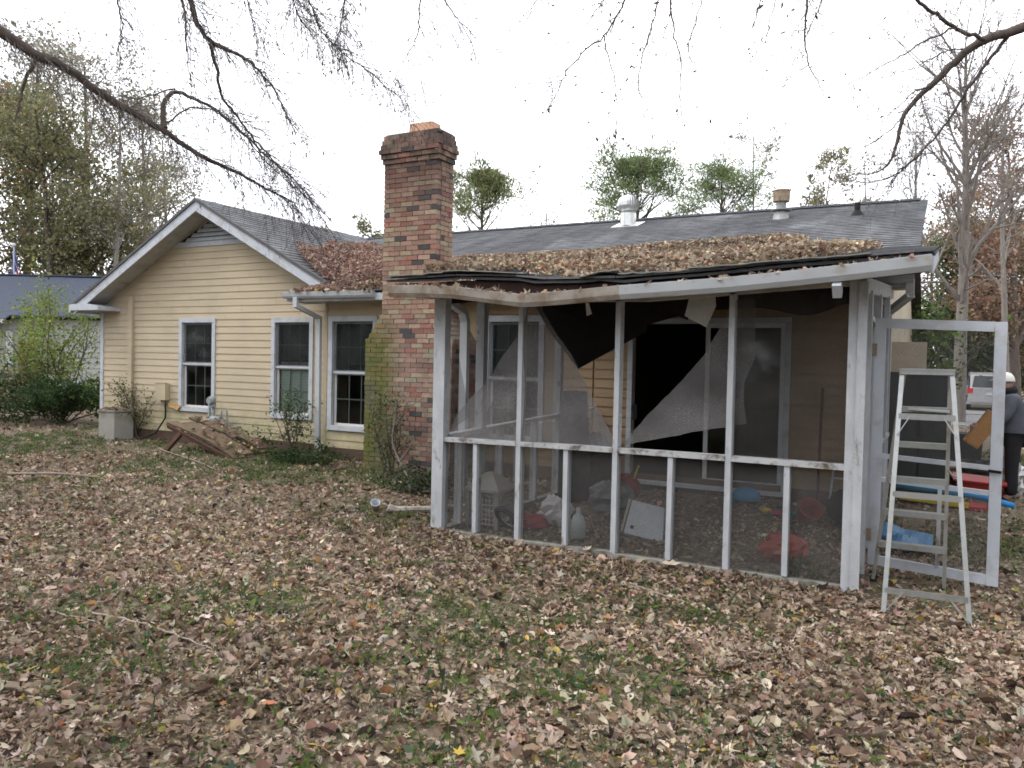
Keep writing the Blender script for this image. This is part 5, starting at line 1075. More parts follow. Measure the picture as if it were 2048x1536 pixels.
# hanging cloth in soft folds
a_ = np.linspace(0, 1, 22); h_ = np.linspace(0, 1, 30); A_, H_ = np.meshgrid(a_, h_, indexing='ij')
wd = .10+.34*H_**1.2; X_ = (A_-.42)*wd*1.5; Y_ = .05*np.sin(A_*16+H_*2)*(.3+H_); flag_P = fp_+X_[..., None]*ex+Y_[..., None]*ey+np.stack([0*X_, 0*X_, 6.05-1.75*H_+.12*A_], -1)
def flag_mat():
    m, nt, out = nodes('flag_cloth'); b_ = N(nt, 'ShaderNodeBsdfPrincipled'); a = N(nt, 'ShaderNodeVertexColor', layer_name='Col'); nt.links.new(a.outputs['Color'], b_.inputs['Base Color']); b_.inputs['Roughness'].default_value = .8; nt.links.new(b_.outputs['BSDF'], out.inputs['Surface']); return m
mb = MB(); mb.grid(flag_P); cl_ = np.zeros((22, 30, 3)); s_ = A_*.55+H_*1.0
stripe = (np.floor((A_*.7-H_*.9)*9) % 2 == 0)[..., None]; cl_[:] = np.where(stripe, np.array([.45, .02, .03]), np.array([.75, .73, .72]))
star = ((np.arange(22)[:, None]+2*np.arange(30)[None]) % 5 == 0) & (np.arange(30)[None] % 2 == 0)
can = (H_+.22*(A_-.5)) < .56; cl_[can] = (.035, .05, .20); cl_[can & star] = (.72, .72, .74); mb.c = [cl_.reshape(-1, 3)]; mb.build('cloth', flag_mat(), fl, smooth=True, colors=True)

shrub('hedge_bush', 'dark hedge bush at the left corner of the yellow house', (-18.6, 11.6, 0), (1.2, 1.0, .60), 6500, 91, DKG, leaf=.075, lobes=16, group='bushes left of the house')
shrub('hedge_bush', 'dark hedge bush further left behind the lawn', (-20.6, 11.2, 0), (1.4, 1.0, .66), 6500, 92, DKG+OLIVE, leaf=.08, lobes=16, group='bushes left of the house')
shrub('hedge_bush', 'bright green bush between the hedge and the house corner', (-17.0, 12.2, 0), (.7, .6, .75), 3500, 93, BRG+DKG, leaf=.07, lobes=10, group='bushes left of the house')
shrub('young_tree', 'leafy yellow green sapling in front of the blue roof', (-20.0, 12.3, 0), (1.9, 1.2, 1.8), 8000, 94, [(.15, .20, .04), (.20, .23, .06), (.10, .14, .05)], leaf=.07, stems=12, lobes=10, group='bushes left of the house', cat='tree')
shrub('hedge_bush', 'loose grey green bush at the left edge of the picture', (-21.4, 10.6, 0), (1.0, .8, 1.0), 2600, 95, [(.12, .15, .10), (.08, .11, .06), (.17, .19, .13)], leaf=.07, lobes=9, group='bushes left of the house')

# weeds and vines against the house
shrub('wall_vine', 'thin vine spreading over the siding beside the conduit', (-14.3, 10.40, 0), (.75, .05, .62), 900, 96, [(.10, .12, .04), (.14, .15, .06), (.07, .08, .03)], leaf=.045, stems=9, lobes=8, cat='vine')
shrub('weed_bush', 'leafy weed growing over the downspout between two windows', (-9.45, 9.85, 0), (.26, .2, .62), 650, 97, [(.08, .12, .05), (.12, .16, .08), (.06, .09, .04)], leaf=.05, stems=8, lobes=8, cat='weed')
shrub('weed_bush', 'scraggly shrub with pale green leaves in front of the chimney', (-6.95, 9.15, 0), (.55, .15, .66), 900, 98, [(.12, .15, .06), (.17, .19, .10), (.08, .10, .05)], leaf=.042, stems=9, lobes=10, cat='shrub')
shrub('ground_ivy', 'low dark ivy patch at the foot of the wall by the downspout', (-9.1, 9.5, 0), (.95, .4, .08), 1900, 99, DKG+[(.06, .10, .03)], leaf=.05, stems=12, lobes=18, cat='ivy')
shrub('ground_ivy', 'dark leafy tangle between the chimney and the porch', (-5.8, 8.2, 0), (.7, .45, .13), 1300, 100, DKG+[(.12, .13, .09)], leaf=.045, stems=14, lobes=14, cat='ivy')
shrub('weed_bush', 'low weeds at the wall by the gas meter', (-11.5, 10.2, 0), (.9, .15, .14), 700, 101, DKG+BRG, leaf=.045, stems=8, lobes=8, cat='weed')
shrub('porch_weed', 'small green weed poking through the porch sill', (-.92, 6.42, 0), (.14, .05, .12), 260, 102, BRG, leaf=.035, stems=5, lobes=5, cat='weed')

# unseen woods added behind and beside the camera to block low sky light
rg = np.random.default_rng(77); n = 30; az = np.linspace(RAD(28+58), RAD(28+302), n)+rg.normal(0, .03, n); rr = rg.uniform(17, 25, n); wx = -3-np.sin(az)*rr; wy = 2+np.cos(az)*rr; mb = MB(); lbw = LB()
T = np.stack([np.stack([wx, wy, 0*wx-.2], -1), np.stack([wx+rg.normal(0, .2, n), wy, 0*wx+6], -1), np.stack([wx+rg.normal(0, .4, n), wy, 0*wx+13], -1)], 1); mb.bulk(*tubes(T, np.tile([.25, .18, .06], (n, 1)), 7))
k = 9000; i = rg.integers(0, n, k); q = np.stack([wx[i]+rg.normal(0, 1.7, k), wy[i]+rg.normal(0, 1.7, k), np.abs(rg.normal(4.5, 3.8, k))+.2], -1)
lbw.add(*leaves(q, rdir(rg, k), rdir(rg, k), .75*rg.lognormal(0, .3, k), pick(rg, [(.07, .075, .035), (.09, .075, .045), (.06, .07, .03)], [1, 1, 1], k), 'rhomb', None, np.full(k, 1.6)))
wd_ = mb.build('woods', m_bark, None, at=(-3, 2, 0)); tag(wd_, 'unseen woods added outside the picture to block low sky light', kind='stuff'); lbw.build('added_woods_foliage', m_green, wd_)['kind'] = 'stuff'
# ---------------------------------------------------------------- stepladder
lad = thing('stepladder', (-.05, 6.3, 0), 'aluminium stepladder standing open in front of the screen door', 'ladder')
m_aludk = MAT('aluminium_shaded_rail', (.42, .42, .40), .5, .12, 20, metal=.4, dirt=(.22, .2, .17), dirt_amt=(.5, .75), dscale=9)
NL0, NL1 = np.array([-.245, 6.30, 1.665]), np.array([-.295, 5.885, .01]); NR0, NR1 = np.array([.066, 6.30, 1.668]), np.array([.213, 5.925, .01])
FL0, FL1 = np.array([-.235, 6.40, 1.665]), np.array([-.425, 6.86, .01]); FR0, FR1 = np.array([.056, 6.40, 1.668]), np.array([.068, 6.86, .01])
def onl(a, b_, z): t = (a[2]-z)/(a[2]-b_[2]); return a+(b_-a)*t
for nm, a, b_, m_ in (('rear_rail', NL0, NL1, m_alu), ('rear_rail', NR0, NR1, m_alu), ('front_rail', FL0, FL1, m_aludk), ('front_rail', FR0, FR1, m_aludk)):
    mb = MB(); d = unit(b_-a); n_ = unit(np.cross(d, (0, 1, 0))); w_ = .030 if m_ is m_alu else .026; mb.bar(a, b_, w_, .058 if m_ is m_aludk else .034, up=(0, 1, 0)); mb.build(nm, m_, lad)
mb = MB(); mb.box(-.262, .085, 6.265, 6.44, 1.665, 1.682); mb.box(-.262, .085, 6.265, 6.272, 1.64, 1.668); mb.box(-.262, .085, 6.433, 6.44, 1.64, 1.668); mb.build('top_cap', m_alu, lad)
for z_ in (1.40, 1.135, .865, .60, .335):
    a, c_ = onl(FL0, FL1, z_), onl(FR0, FR1, z_); mb = MB(); mb.bar(a, c_, .085, .012); q = np.array([0, -.038, -.018]); mb.bar(a+q, c_+q, .006, .034); mb.build('step', m_alu, lad)
for z_ in (1.345, .81, .175):
    a, c_ = onl(NL0, NL1, z_), onl(NR0, NR1, z_); mb = MB(); mb.bar(a-(0, .018, 0), c_-(0, .018, 0), .008, .042); mb.build('cross_brace', m_alu, lad)
    k = .11 if z_ < 1 else .07
    if z_ != .81:
        for a2, b2, s in ((NL0, NL1, 1), (NR0, NR1, -1)):
            p = onl(a2, b2, z_-.13 if z_ > .5 else .03); q = onl(a2, b2, z_)+(s*k, 0, 0); mb = MB(); mb.bar(p-(0, .022, 0), q-(0, .024, 0), .006, .022, up=(0, 1, 0)); mb.build('corner_brace', m_alu, lad)
mb = MB(); mb.bar((-.20, 6.33, 1.395), (.06, 6.33, 1.385), .19, .012); mb.build('bucket_shelf', m_alu, lad)
for a, b_ in ((NL0, NL1), (NR0, NR1), (FL0, FL1), (FR0, FR1)):
    mb = MB(); q = onl(a, b_, .02); mb.box(q[0]-.022, q[0]+.022, q[1]-.03, q[1]+.03, -.01, .035); mb.build('foot', m_black, lad)
for a, b_, c2, d2 in ((NL0, NL1, FL0, FL1), (NR0, NR1, FR0, FR1)):
    mb = MB(); p, q = onl(a, b_, .95), onl(c2, d2, .95); m_ = (p+q)/2-(0, 0, .02); mb.bar(p, m_, .004, .016); mb.bar(m_, q, .004, .016); mb.build('spreader', m_alu, lad)

# ---------------------------------------------------------------- things lying on the porch
m_plwhite = MAT('old_white_plastic', (.34, .33, .29), .6, .1, 6, dirt=(.25, .2, .14), dirt_amt=(.5, .75)); m_red = MAT('red_plastic', (.30, .03, .028), .5, .1, 8, dirt=(.16, .03, .02), dirt_amt=(.5, .8))
m_blue = MAT('blue_plastic', (.03, .22, .40), .35, .1, 6); m_teal = MAT('teal_plastic', (.02, .25, .20), .5, .1, 6); m_yel = MAT('yellow_plastic', (.55, .42, .02), .5, .1, 6); m_pink = MAT('pink_plastic', (.40, .05, .12), .5, .1, 6)
m_clothw = MAT('white_rag', (.55, .55, .55), .9, .1, 9); m_tyre = MAT('rubber', (.02, .02, .022), .8, .2, 20); m_greyb = MAT('grey_plastic_bag', (.13, .14, .15), .5, .2, 8)
# a slatted basket with a peaked lid
bx = thing('basket', (-4.0, 6.95, 0), 'white plastic basket with lattice sides and a peaked lid', 'basket')
bu0, bu1, bv0, bv1 = -4.16, -3.82, 6.80, 7.12
for (x, y) in ((bu0, bv0), (bu1, bv0), (bu1, bv1), (bu0, bv1)):
    mb = MB(); mb.box(x-.022, x+.022, y-.022, y+.022, .01, .37); mb.build('corner_post', m_plwhite, bx)
mb = MB()
for k in range(9):
    x = bu0+(bu1-bu0)*k/8; mb.box(x-.006, x+.006, bv0-.004, bv0+.004, .04, .35); mb.box(x-.006, x+.006, bv1-.004, bv1+.004, .04, .35); y = bv0+(bv1-bv0)*k/8; mb.box(bu1-.004, bu1+.004, y-.006, y+.006, .04, .35); mb.box(bu0-.004, bu0+.004, y-.006, y+.006, .04, .35)
for k in range(7):
    z_ = .05+k*.048; mb.box(bu0, bu1, bv0-.003, bv0+.003, z_-.005, z_+.005); mb.box(bu0, bu1, bv1-.003, bv1+.003, z_-.005, z_+.005); mb.box(bu1-.003, bu1+.003, bv0, bv1, z_-.005, z_+.005); mb.box(bu0-.003, bu0+.003, bv0, bv1, z_-.005, z_+.005)
tag(mb.build('lattice', m_plwhite, bx), kind='stuff')
mb = MB(); e = .035; mb.add([(bu0-e, bv0-e, .37), (bu1+e, bv0-e, .37), (bu1+e, bv1+e, .37), (bu0-e, bv1+e, .37), (bu0-e, bv0-e, .395), (bu1+e, bv0-e, .395), (bu1+e, bv1+e, .395), (bu0-e, bv1+e, .395), (-4.03, 6.92, .55), (-3.95, 6.92, .55), (-3.95, 7.0, .55), (-4.03, 7.0, .55)],
    [(0, 3, 2, 1), (0, 1, 5, 4), (1, 2, 6, 5), (2, 3, 7, 6), (3, 0, 4, 7), (4, 5, 9, 8), (5, 6, 10, 9), (6, 7, 11, 10), (7, 4, 8, 11), (8, 9, 10, 11)]); mb.build('lid', m_plwhite, bx)
def torus(mb, c, R_, r, nrm=(0, 0, 1), k=28):
    ax = unit(nrm); ref = np.array([1, 0, 0.]) if abs(ax[0]) < .9 else np.array([0, 1, 0.]); A = unit(np.cross(ax, ref)); B = np.cross(ax, A); t = np.linspace(0, 2*math.pi, k+1); mb.tube([np.asarray(c)+R_*(math.cos(a)*A+math.sin(a)*B) for a in t], r, 8, False); return mb
wl = thing('wheel', (-3.66, 6.72, 0), 'small black wheel leaning by the porch sill beside the basket', 'wheel'); mb = MB(); torus(mb, (-3.66, 6.72, .15), .13, .028, (.3, .75, .6)); mb.build('tyre', m_tyre, wl, smooth=True)
mb = MB(); torus(mb, (-3.66, 6.72, .15), .095, .009, (.3, .75, .6)); mb.build('rim', m_steel, wl, smooth=True); mb = MB(); mb.lathe([(.02, -.03), (.02, .03)], (-3.66, 6.72, .15), 10, (.3, .75, .6)); mb.build('hub', m_steel, wl)
def crumple(name, label, cat, c, r, mat, seed, noise_=.5, k=14, m=9, parts=None):
    mb = MB(); mb.ball(c, r, k, m, noise=noise_, seed=seed); o = mb.build(name, mat, None, at=(c[0], c[1], 0)); return tag(o, label, cat)
crumple('rag', 'crumpled white rag on the porch floor', 'rag', (-3.42, 7.30, .16), (.17, .12, .15), m_clothw, 3, .6)
crumple('cloth', 'dark red cloth lying beside the white rag', 'cloth', (-3.58, 7.05, .07), (.20, .13, .08), MAT('red_cloth', (.22, .02, .03), .9, .2, 8), 4, .5)
jg = thing('jug', (-2.99, 6.90, 0), 'pale plastic jug standing behind a porch stud', 'jug'); mb = MB(); mb.lathe([(.06, 0), (.075, .02), (.075, .15), (.05, .21), (.022, .24), (.022, .265)], (-2.99, 6.90, .01), 14); mb.build('body', MAT('jug_plastic', (.40, .45, .45), .4, .05, 6), jg, smooth=True); mb = MB(); mb.lathe([(.025, .262), (.025, .29)], (-2.99, 6.90, .01), 12); mb.build('cap', m_white, jg)
crumple('sack', 'dull grey plastic sack behind the second porch post', 'sack', (-3.22, 8.35, .16), (.26, .22, .19), m_greyb, 6, .35)
crumple('sack', 'dark sack slumped against the wall left of the sliding door', 'sack', (-4.0, 9.6, .35), (.30, .3, .42), m_tyre, 7, .3)
gc = thing('fuel_can', (-3.50, 9.6, 0), 'red fuel can standing by the sliding door', 'can'); mb = MB(); mb.prism([(-3.64, 9.52, .02), (-3.37, 9.52, .02), (-3.35, 9.52, .17), (-3.42, 9.52, .235), (-3.58, 9.52, .245), (-3.65, 9.52, .18)], (0, .17, 0)); mb.build('body', m_red, gc)
mb = MB(); mb.tube([(-3.58, 9.60, .24), (-3.56, 9.60, .275), (-3.48, 9.60, .275), (-3.45, 9.60, .235)], .014, 6); mb.build('handle', m_red, gc); mb = MB(); mb.tube([(-3.40, 9.6, .225), (-3.38, 9.6, .30), (-3.34, 9.6, .40)], .013, 6); mb.build('spout', m_yel, gc)
ap = thing('metal_panel', (-2.47, 7.4, 0), 'white enamel appliance door leaning on the floor with rust spots', 'panel')
a3, b3, c3, d3 = np.array([-2.68, 7.30, .03]), np.array([-2.27, 7.24, .0]), np.array([-2.36, 7.56, .27]), np.array([-2.72, 7.64, .30]); n3 = unit(np.cross(b3-a3, d3-a3)); mb = MB(); mb.prism([a3, b3, c3, d3], -n3*.04); mb.build('panel', MAT('enamel_white', (.44, .47, .50), .4, .05, 5, dirt=(.16, .08, .03), dirt_amt=(.66, .74), dscale=9), ap)
mb = MB(); e3 = unit(b3-a3); mb.prism([a3-e3*.035, a3-e3*.012, d3-e3*.012, d3-e3*.035], n3*.012); mb.build('edge_trim', m_plwhite, ap); mb = MB(); mb.lathe([(.018, 0), (.018, .012)], a3*.62+b3*.18+d3*.2+n3*.002, 10, n3); mb.build('knob', m_black, ap)
hb = thing('helmet', (-2.02, 9.75, 0), 'bright blue toy helmet by the sliding door sill', 'helmet'); mb = MB(); P = []
for j in range(8):
    ph = math.pi*.62*j/7
    P.append([(-2.02+.15*math.sin(ph)*math.cos(t)*1.15, 9.72+.14*math.sin(ph)*math.sin(t), .12+.12*math.cos(ph)) for t in np.linspace(0, 2*math.pi, 19)])
mb.grid(np.array(P), thick=(0, 0, -.012)); mb.build('shell', m_blue, hb, smooth=True); mb = MB(); mb.tube([(-2.12, 9.62, .07), (-2.02, 9.56, .03), (-1.92, 9.62, .07)], .01, 6); mb.build('strap', m_black, hb)
def toy(name, label, mat, c, dims, seed):
    t = thing(name, (c[0], c[1], 0), label, 'toy'); mb = MB(); mb.ball(c, dims, 12, 8, noise=.12, seed=seed); mb.build('body', mat, t); mb = MB(); mb.tube([(c[0]-dims[0]*.8, c[1], c[2]), (c[0]-dims[0]*1.6, c[1]+.01, c[2]+.01)], .014, 6); mb.build('stem', mat, t); return t
toy('toy', 'small yellow toy lying right of the blue helmet', m_yel, (-1.70, 9.30, .045), (.055, .04, .035), 1)
toy('toy', 'small pink and purple toy between the yellow and teal toys', m_pink, (-1.58, 9.25, .035), (.06, .04, .03), 2)
toy('toy', 'small teal toy left of the red bucket', m_teal, (-1.33, 9.2, .055), (.08, .05, .05), 3)
bk = thing('bucket', (-1.2, 8.95, 0), 'dark red bucket tipped on the porch floor', 'bucket'); mb = MB(); axb = unit((.35, -.55, .45)); mb.lathe([(.0, 0), (.085, 0), (.12, .22), (.128, .225), (.115, .22), (.08, .02)], (-1.27, 9.06, .06), 18, axb, cap=False); mb.build('body', m_red, bk, smooth=True); mb = MB(); torus(mb, np.array((-1.27, 9.06, .06))+axb*.22, .122, .008, axb); mb.build('rim', m_red, bk, smooth=True)
crumple('sack', 'black bag beside the right porch post', 'sack', (-.84, 9.2, .17), (.22, .24, .20), m_black, 9, .25)
pb = thing('carry_bag', (-1.15, 7.15, 0), 'slumped orange red shopping bag near the front studs', 'bag'); mb = MB(); mb.ball((-1.15, 7.15, .10), (.20, .13, .13), 16, 9, noise=.35, seed=12); mb.build('body', MAT('bag_orange', (.30, .065, .05), .5, .2, 9, dirt=(.5, .3, .25), dirt_amt=(.6, .8), dscale=6), pb); mb = MB(); mb.tube([(-1.28, 7.08, .17), (-1.25, 7.05, .25), (-1.15, 7.05, .24), (-1.1, 7.08, .18)], .008, 5); mb.build('handle', m_red, pb)
rk = thing('rake', (-1.23, 10.0, 0), 'long handled rake leaning upright on the back porch wall', 'rake'); mb = MB(); mb.tube([(-1.22, 9.75, .02), (-1.245, 10.13, 1.45)], .016, 8); mb.build('handle', MAT('old_handle', (.08, .03, .03), .8, .2, 8), rk); mb = MB(); mb.bar((-1.37, 9.74, .06), (-1.07, 9.74, .06), .02, .02)
for k in range(9): mb.bar((-1.37+k*.0375, 9.74, .06), (-1.37+k*.0375, 9.70, .0), .006, .006)
mb.build('head', m_rust, rk)
sl_ = thing('small_stand', (-1.0, 9.9, 0), 'small white wire stand by the right corner of the porch', 'stand')
for x in (-1.09, -.92):
    mb = MB(); mb.bar((x-.02, 9.85, .02), (x+.02, 9.98, .58), .022, .022, up=(0, 1, 0)); mb.build('leg', m_white, sl_)
for z_ in (.2, .4, .55):
    mb = MB(); mb.bar((-1.08, 9.87+z_*.2, z_), (-.91, 9.87+z_*.2, z_), .02, .02); mb.build('rung', m_white, sl_)
dk = thing('rolled_carpet', (-3.95, 8.95, 0), 'dark rolled carpet standing upright inside the left screens', 'carpet'); m_carp = MAT('carpet_charcoal', (.035, .035, .038), .95, .3, 12, bump=.4)
P = [(-3.92, 8.9, .0), (-3.95, 8.95, .6), (-4.0, 9.02, 1.05), (-4.02, 9.06, 1.32)]; mb = MB(); mb.tube(P, [.20, .19, .175, .16], 16); mb.build('roll', m_carp, dk, smooth=True)
mb = MB(); tt = np.linspace(0, 5*math.pi, 60); mb.tube([np.array(P[-1])+(.012+.009*t)*np.array([math.cos(t), math.sin(t), 0])+(0, 0, .006) for t in tt], .006, 5); mb.build('edge_coil', m_greyb, dk)

# ---------------------------------------------------------------- along the house wall
ac = thing('concrete_box', (-14.6, 9.95, 0), 'low pale grey box at the left corner of the house with leaves on top', 'box')
mb = MB(); mb.box(-14.68, -14.20, 9.90, 10.32, .0, .54); mb.build('body', MAT('box_beige', (.31, .30, .27), .85, .1, 3, dirt=(.16, .17, .11), dirt_amt=(.52, .75), dscale=3), ac); mb = MB(); mb.box(-14.70, -14.18, 9.88, 10.34, .541, .575); mb.build('lid', MAT('box_lid', (.24, .23, .21), .85, .15, 5), ac)
lb = LB(); k = 160; litter_at(rg, rg.uniform(-14.68, -14.2, k), rg.uniform(9.9, 10.32, k), np.full(k, .588), .5, .06, lb); lb.build('leaf_cover', m_litter, ac)['kind'] = 'stuff'
ub = thing('utility_box', (-13.47, 10.42, .8), 'tan utility box fixed to the siding left of the first window', 'utility box'); mb = MB(); mb.box(-13.62, -13.33, 10.37, 10.478, .80, 1.13); mb.build('body', m_siding, ub); mb = MB(); mb.box(-13.635, -13.315, 10.362, 10.40, 1.131, 1.15); mb.build('lid', m_siding, ub); mb = MB(); mb.tube([(-13.40, 10.44, .8), (-13.40, 10.44, .45), (-13.5, 10.3, .15), (-13.7, 10.1, .03)], .018, 6); mb.build('cable', m_black, ub)
bs = thing('loose_board', (-13.1, 10.45, .7), 'broken piece of siding hanging loose under the utility box', 'board'); mb = MB(); mb.prism([(-13.3, 10.43, .78), (-12.95, 10.43, .70), (-13.02, 10.40, .62), (-13.3, 10.42, .69)], (0, .02, 0)); mb.build('board', MAT('broken_board', (.40, .25, .11), .8, .2, 9), bs)
m_meter = MAT('meter_grey', (.27, .30, .31), .55, .12, 8, dirt=(.16, .16, .14), dirt_amt=(.5, .8))
gm = thing('gas_meter', (-11.75, 10.2, 0), 'grey gas meter with pipes below the first window', 'gas meter'); mb = MB(); mb.lathe([(.0, -.11), (.12, -.11), (.165, -.08), (.165, .08), (.12, .11), (.0, .11)], (-11.72, 10.22, .42), 16, (0, 1, 0), cap=False); mb.box(-11.86, -11.58, 10.15, 10.29, .30, .52); mb.build('body', m_meter, gm)
mb = MB(); mb.lathe([(.075, -.05), (.085, 0), (.06, .06)], (-11.84, 10.2, .86), 14, (0, -1, 0)); mb.lathe([(.06, 0), (.06, .16)], (-11.84, 10.24, .74), 12); mb.build('regulator', m_meter, gm, smooth=False)
mb = MB(); mb.tube([(-11.84, 10.25, .78), (-11.84, 10.25, .6), (-11.80, 10.24, .5)], .026, 8); mb.tube([(-11.62, 10.24, .5), (-11.62, 10.24, .68), (-11.50, 10.26, .68), (-11.48, 10.28, .4), (-11.38, 10.34, .38), (-11.34, 10.46, .38)], .022, 8); mb.tube([(-11.95, 10.26, .8), (-11.97, 10.27, .4), (-11.97, 10.27, 0)], .022, 8); mb.build('pipes', m_meter, gm, smooth=True)
bc = thing('collapsed_table', (-10.9, 9.4, 0), 'rotten mossy wooden table collapsed on its side near the wall', 'table')
A_, B_, C_, D_ = np.array([-11.85, 9.25, .52]), np.array([-10.05, 9.15, .03]), np.array([-9.85, 9.75, .14]), np.array([-11.45, 9.85, .60]); nn = unit(np.cross(B_-A_, D_-A_))
rgp = np.random.default_rng(5)
for k, (t0, t1, s0, s1, dz) in enumerate(((0, .24, 0, 1.0, 0), (.27, .52, .05, .93, -.02), (.55, .76, -.03, .62, .01), (.79, .98, .10, .86, -.03))):
    mb = MB(); n_ = 8; ss_ = np.linspace(s0, s1, n_); wob = rgp.normal(0, .008, n_); lo_ = [A_+(D_-A_)*(t0+rgp.normal(0, .008))+(B_-A_)*q+(0, 0, dz+w+.05*math.sin(q*3)) for q, w in zip(ss_, wob)]; hi_ = [A_+(D_-A_)*(t1+rgp.normal(0, .008))+(B_-A_)*(q+rgp.normal(0, .01))+(0, 0, dz+w+.05*math.sin(q*3)) for q, w in zip(ss_, wob)]
    mb.grid(np.stack([np.array(lo_), np.array(hi_)], 1), thick=-nn*.035); mb.build('plank', m_dirtwood, bc)
lb = LB(); k = 260; ta, tb_ = rg.random(k), rg.random(k); q = A_+np.outer(ta, B_-A_)+np.outer(tb_, D_-A_)+(0, 0, .03)+np.outer(np.sin(ta*3)*.05, (0, 0, 1)); ok = (ta > .35) | (tb_ > .5); q = q[ok]; litter_at(rg, q[:, 0], q[:, 1], q[:, 2]+rg.random(len(q))*.02, .5, .055, lb); lb.build('leaf_cover', m_litter, bc)['kind'] = 'stuff'
mb = MB(); mb.bar(A_+(B_-A_)*.02-nn*.07, B_-(B_-A_)*.05-nn*.07, .035, .07, up=nn); mb.build('apron', m_rotwood, bc)
mb = MB(); mb.bar((-11.45, 9.28, .38), (-11.68, 9.08, .0), .07, .07, up=(0, 1, 0)); mb.build('leg', m_rotwood, bc); mb = MB(); mb.bar((-11.2, 9.8, .42), (-11.3, 9.9, .0), .07, .07, up=(0, 1, 0)); mb.build('leg', m_rotwood, bc)
m_stick = MAT('dry_stick', (.26, .22, .18), .9, .2, 10)
def stick(label, pts, r, name='fallen_branch'):
    P = densify([(*p, r) for p in pts], 16); P[:, 3] *= np.linspace(1, .5, 16); P[1:-1, :2] += np.random.default_rng(len(label)).normal(0, .008, (14, 2)); mb = MB(); mb.bulk(*tubes(P[None, :, :3], P[None, :, 3], 6)); o = mb.build(name, m_stick, None, at=(pts[0][0], pts[0][1], 0), smooth=True); return tag(o, label, 'branch', 'sticks on the ground')
stick('thin pale stick lying in the left foreground leaves', [(-4.62, 3.06, .05), (-4.18, 3.10, .05), (-3.9, 3.06, .06), (-3.54, 3.03, .05)], .009)
stick('shorter stick forking beside the left foreground stick', [(-4.9, 2.95, .04), (-4.5, 2.98, .05), (-4.35, 2.95, .05)], .007)
stick('long thin stick in front of the collapsed table', [(-11.9, 9.15, .06), (-11.0, 8.75, .06), (-10.1, 8.4, .06), (-9.15, 7.97, .05)], .012)
stick('dead branch lying on the lawn at the left', [(-10.8, 6.0, .06), (-10.1, 6.25, .10), (-9.67, 6.55, .05)], .018)
stick('stick leaning on the heap behind the collapsed table', [(-11.5, 10.1, .35), (-10.9, 9.95, .2), (-10.3, 9.9, .08)], .014)
stick('pale stick on top of the heap by the gas meter', [(-11.0, 10.15, .32), (-10.6, 9.95, .22), (-10.35, 9.9, .16)], .012)
stick('short broken stick in the ivy below the second window', [(-9.1, 8.9, .06), (-8.95, 8.75, .05)], .012)
stick('thin twig lying in front of the porch sill', [(-2.0, 5.6, .04), (-1.7, 5.4, .05), (-1.5, 5.35, .04)], .006)
sp = thing('bare_sapling', (-5.95, 8.3, 0), 'crooked bare sapling stem in front of the chimney', 'sapling'); mb = MB()
for pts, r in (([(-5.72, 7.95, .0), (-5.95, 8.3, .12), (-6.2, 8.4, .34), (-6.36, 8.4, .62), (-6.30, 8.45, .9), (-6.32, 8.45, 1.15)], .02), ([(-6.2, 8.4, .34), (-6.05, 8.4, .52), (-6.0, 8.42, .72)], .013), ([(-6.33, 8.42, .8), (-6.15, 8.5, 1.05), (-5.95, 8.55, 1.18)], .009)):
    P = densify([(*p, r) for p in pts], 18); P[:, 3] *= np.linspace(1, .4, 18); mb.bulk(*tubes(P[None, :, :3], P[None, :, 3], 6))
mb.build('stem', m_barkpale, sp, smooth=True)
cp = thing('cup', (-5.30, 6.78, 0), 'white plastic cup lying on the leaves left of the porch', 'cup'); mb = MB(); mb.lathe([(.0, 0), (.035, 0), (.048, .11), (.051, .112), (.045, .108), (.032, .01)], (-5.33, 6.80, .055), 16, (.4, -.5, .75), cap=False); mb.build('body', m_white, cp, smooth=True); mb = MB(); torus(mb, np.array((-5.33, 6.80, .055))+unit((.4, -.5, .75))*.11, .049, .004, (.4, -.5, .75)); mb.build('rim', m_white, cp)
pp = thing('downspout_piece', (-4.95, 7.0, 0), 'crushed white downspout piece lying beside the porch post', 'pipe'); mb = MB(); P = np.array([(-5.10, 6.85, .06), (-4.95, 6.95, .07), (-4.78, 7.15, .06), (-4.55, 7.45, .07)]); mb.tube(P, [.045, .034, .038, .03], 8); mb.build('body', m_gutterold, pp); mb = MB(); mb.tube([(-5.10, 6.85, .06), (-5.16, 6.80, .09)], .046, 8); mb.build('collar', m_gutterold, pp)
def single_leaf(label, p, s, col, kind, rot, tilt=(0, 0, 1), curl=1.2):
    V, f3, f4, cc = leaves(np.array([p], float), np.array([[math.cos(rot), math.sin(rot), .05]]), unit(np.array([tilt], float)), s, np.array([col]), kind, np.array([curl])); me = fast_mesh('fallen_leaf', V-np.array([p[0], p[1], 0]), [f for f in (f3, f4) if len(f)], cc); me.materials.append(m_litter); o = bpy.data.objects.new('fallen_leaf', me); link(o, None, (p[0], p[1], 0)); tag(o, label, 'leaf', 'single leaves that stand out')
single_leaf('bright orange leaf lying in the left foreground', (-2.70, 2.68, .045), .085, (.36, .15, .085), 'oval', .4)
single_leaf('large square reddish tan leaf in the middle foreground', (-1.82, 4.72, .05), .10, (.36, .18, .11), 'maple', 1.1)
single_leaf('pale upright leaf leaning on the porch sill', (-2.63, 6.27, .08), .13, (.52, .44, .36), 'oak', 1.4, (0, -1, .4))
single_leaf('pale curled leaf at the foot of the third porch stud', (-1.88, 6.26, .06), .15, (.50, .42, .33), 'oak', .2, (0, -.6, 1))
single_leaf('yellow leaf at the bottom edge of the foreground', (-1.70, 2.75, .045), .075, (.42, .29, .06), 'maple', 2.0)

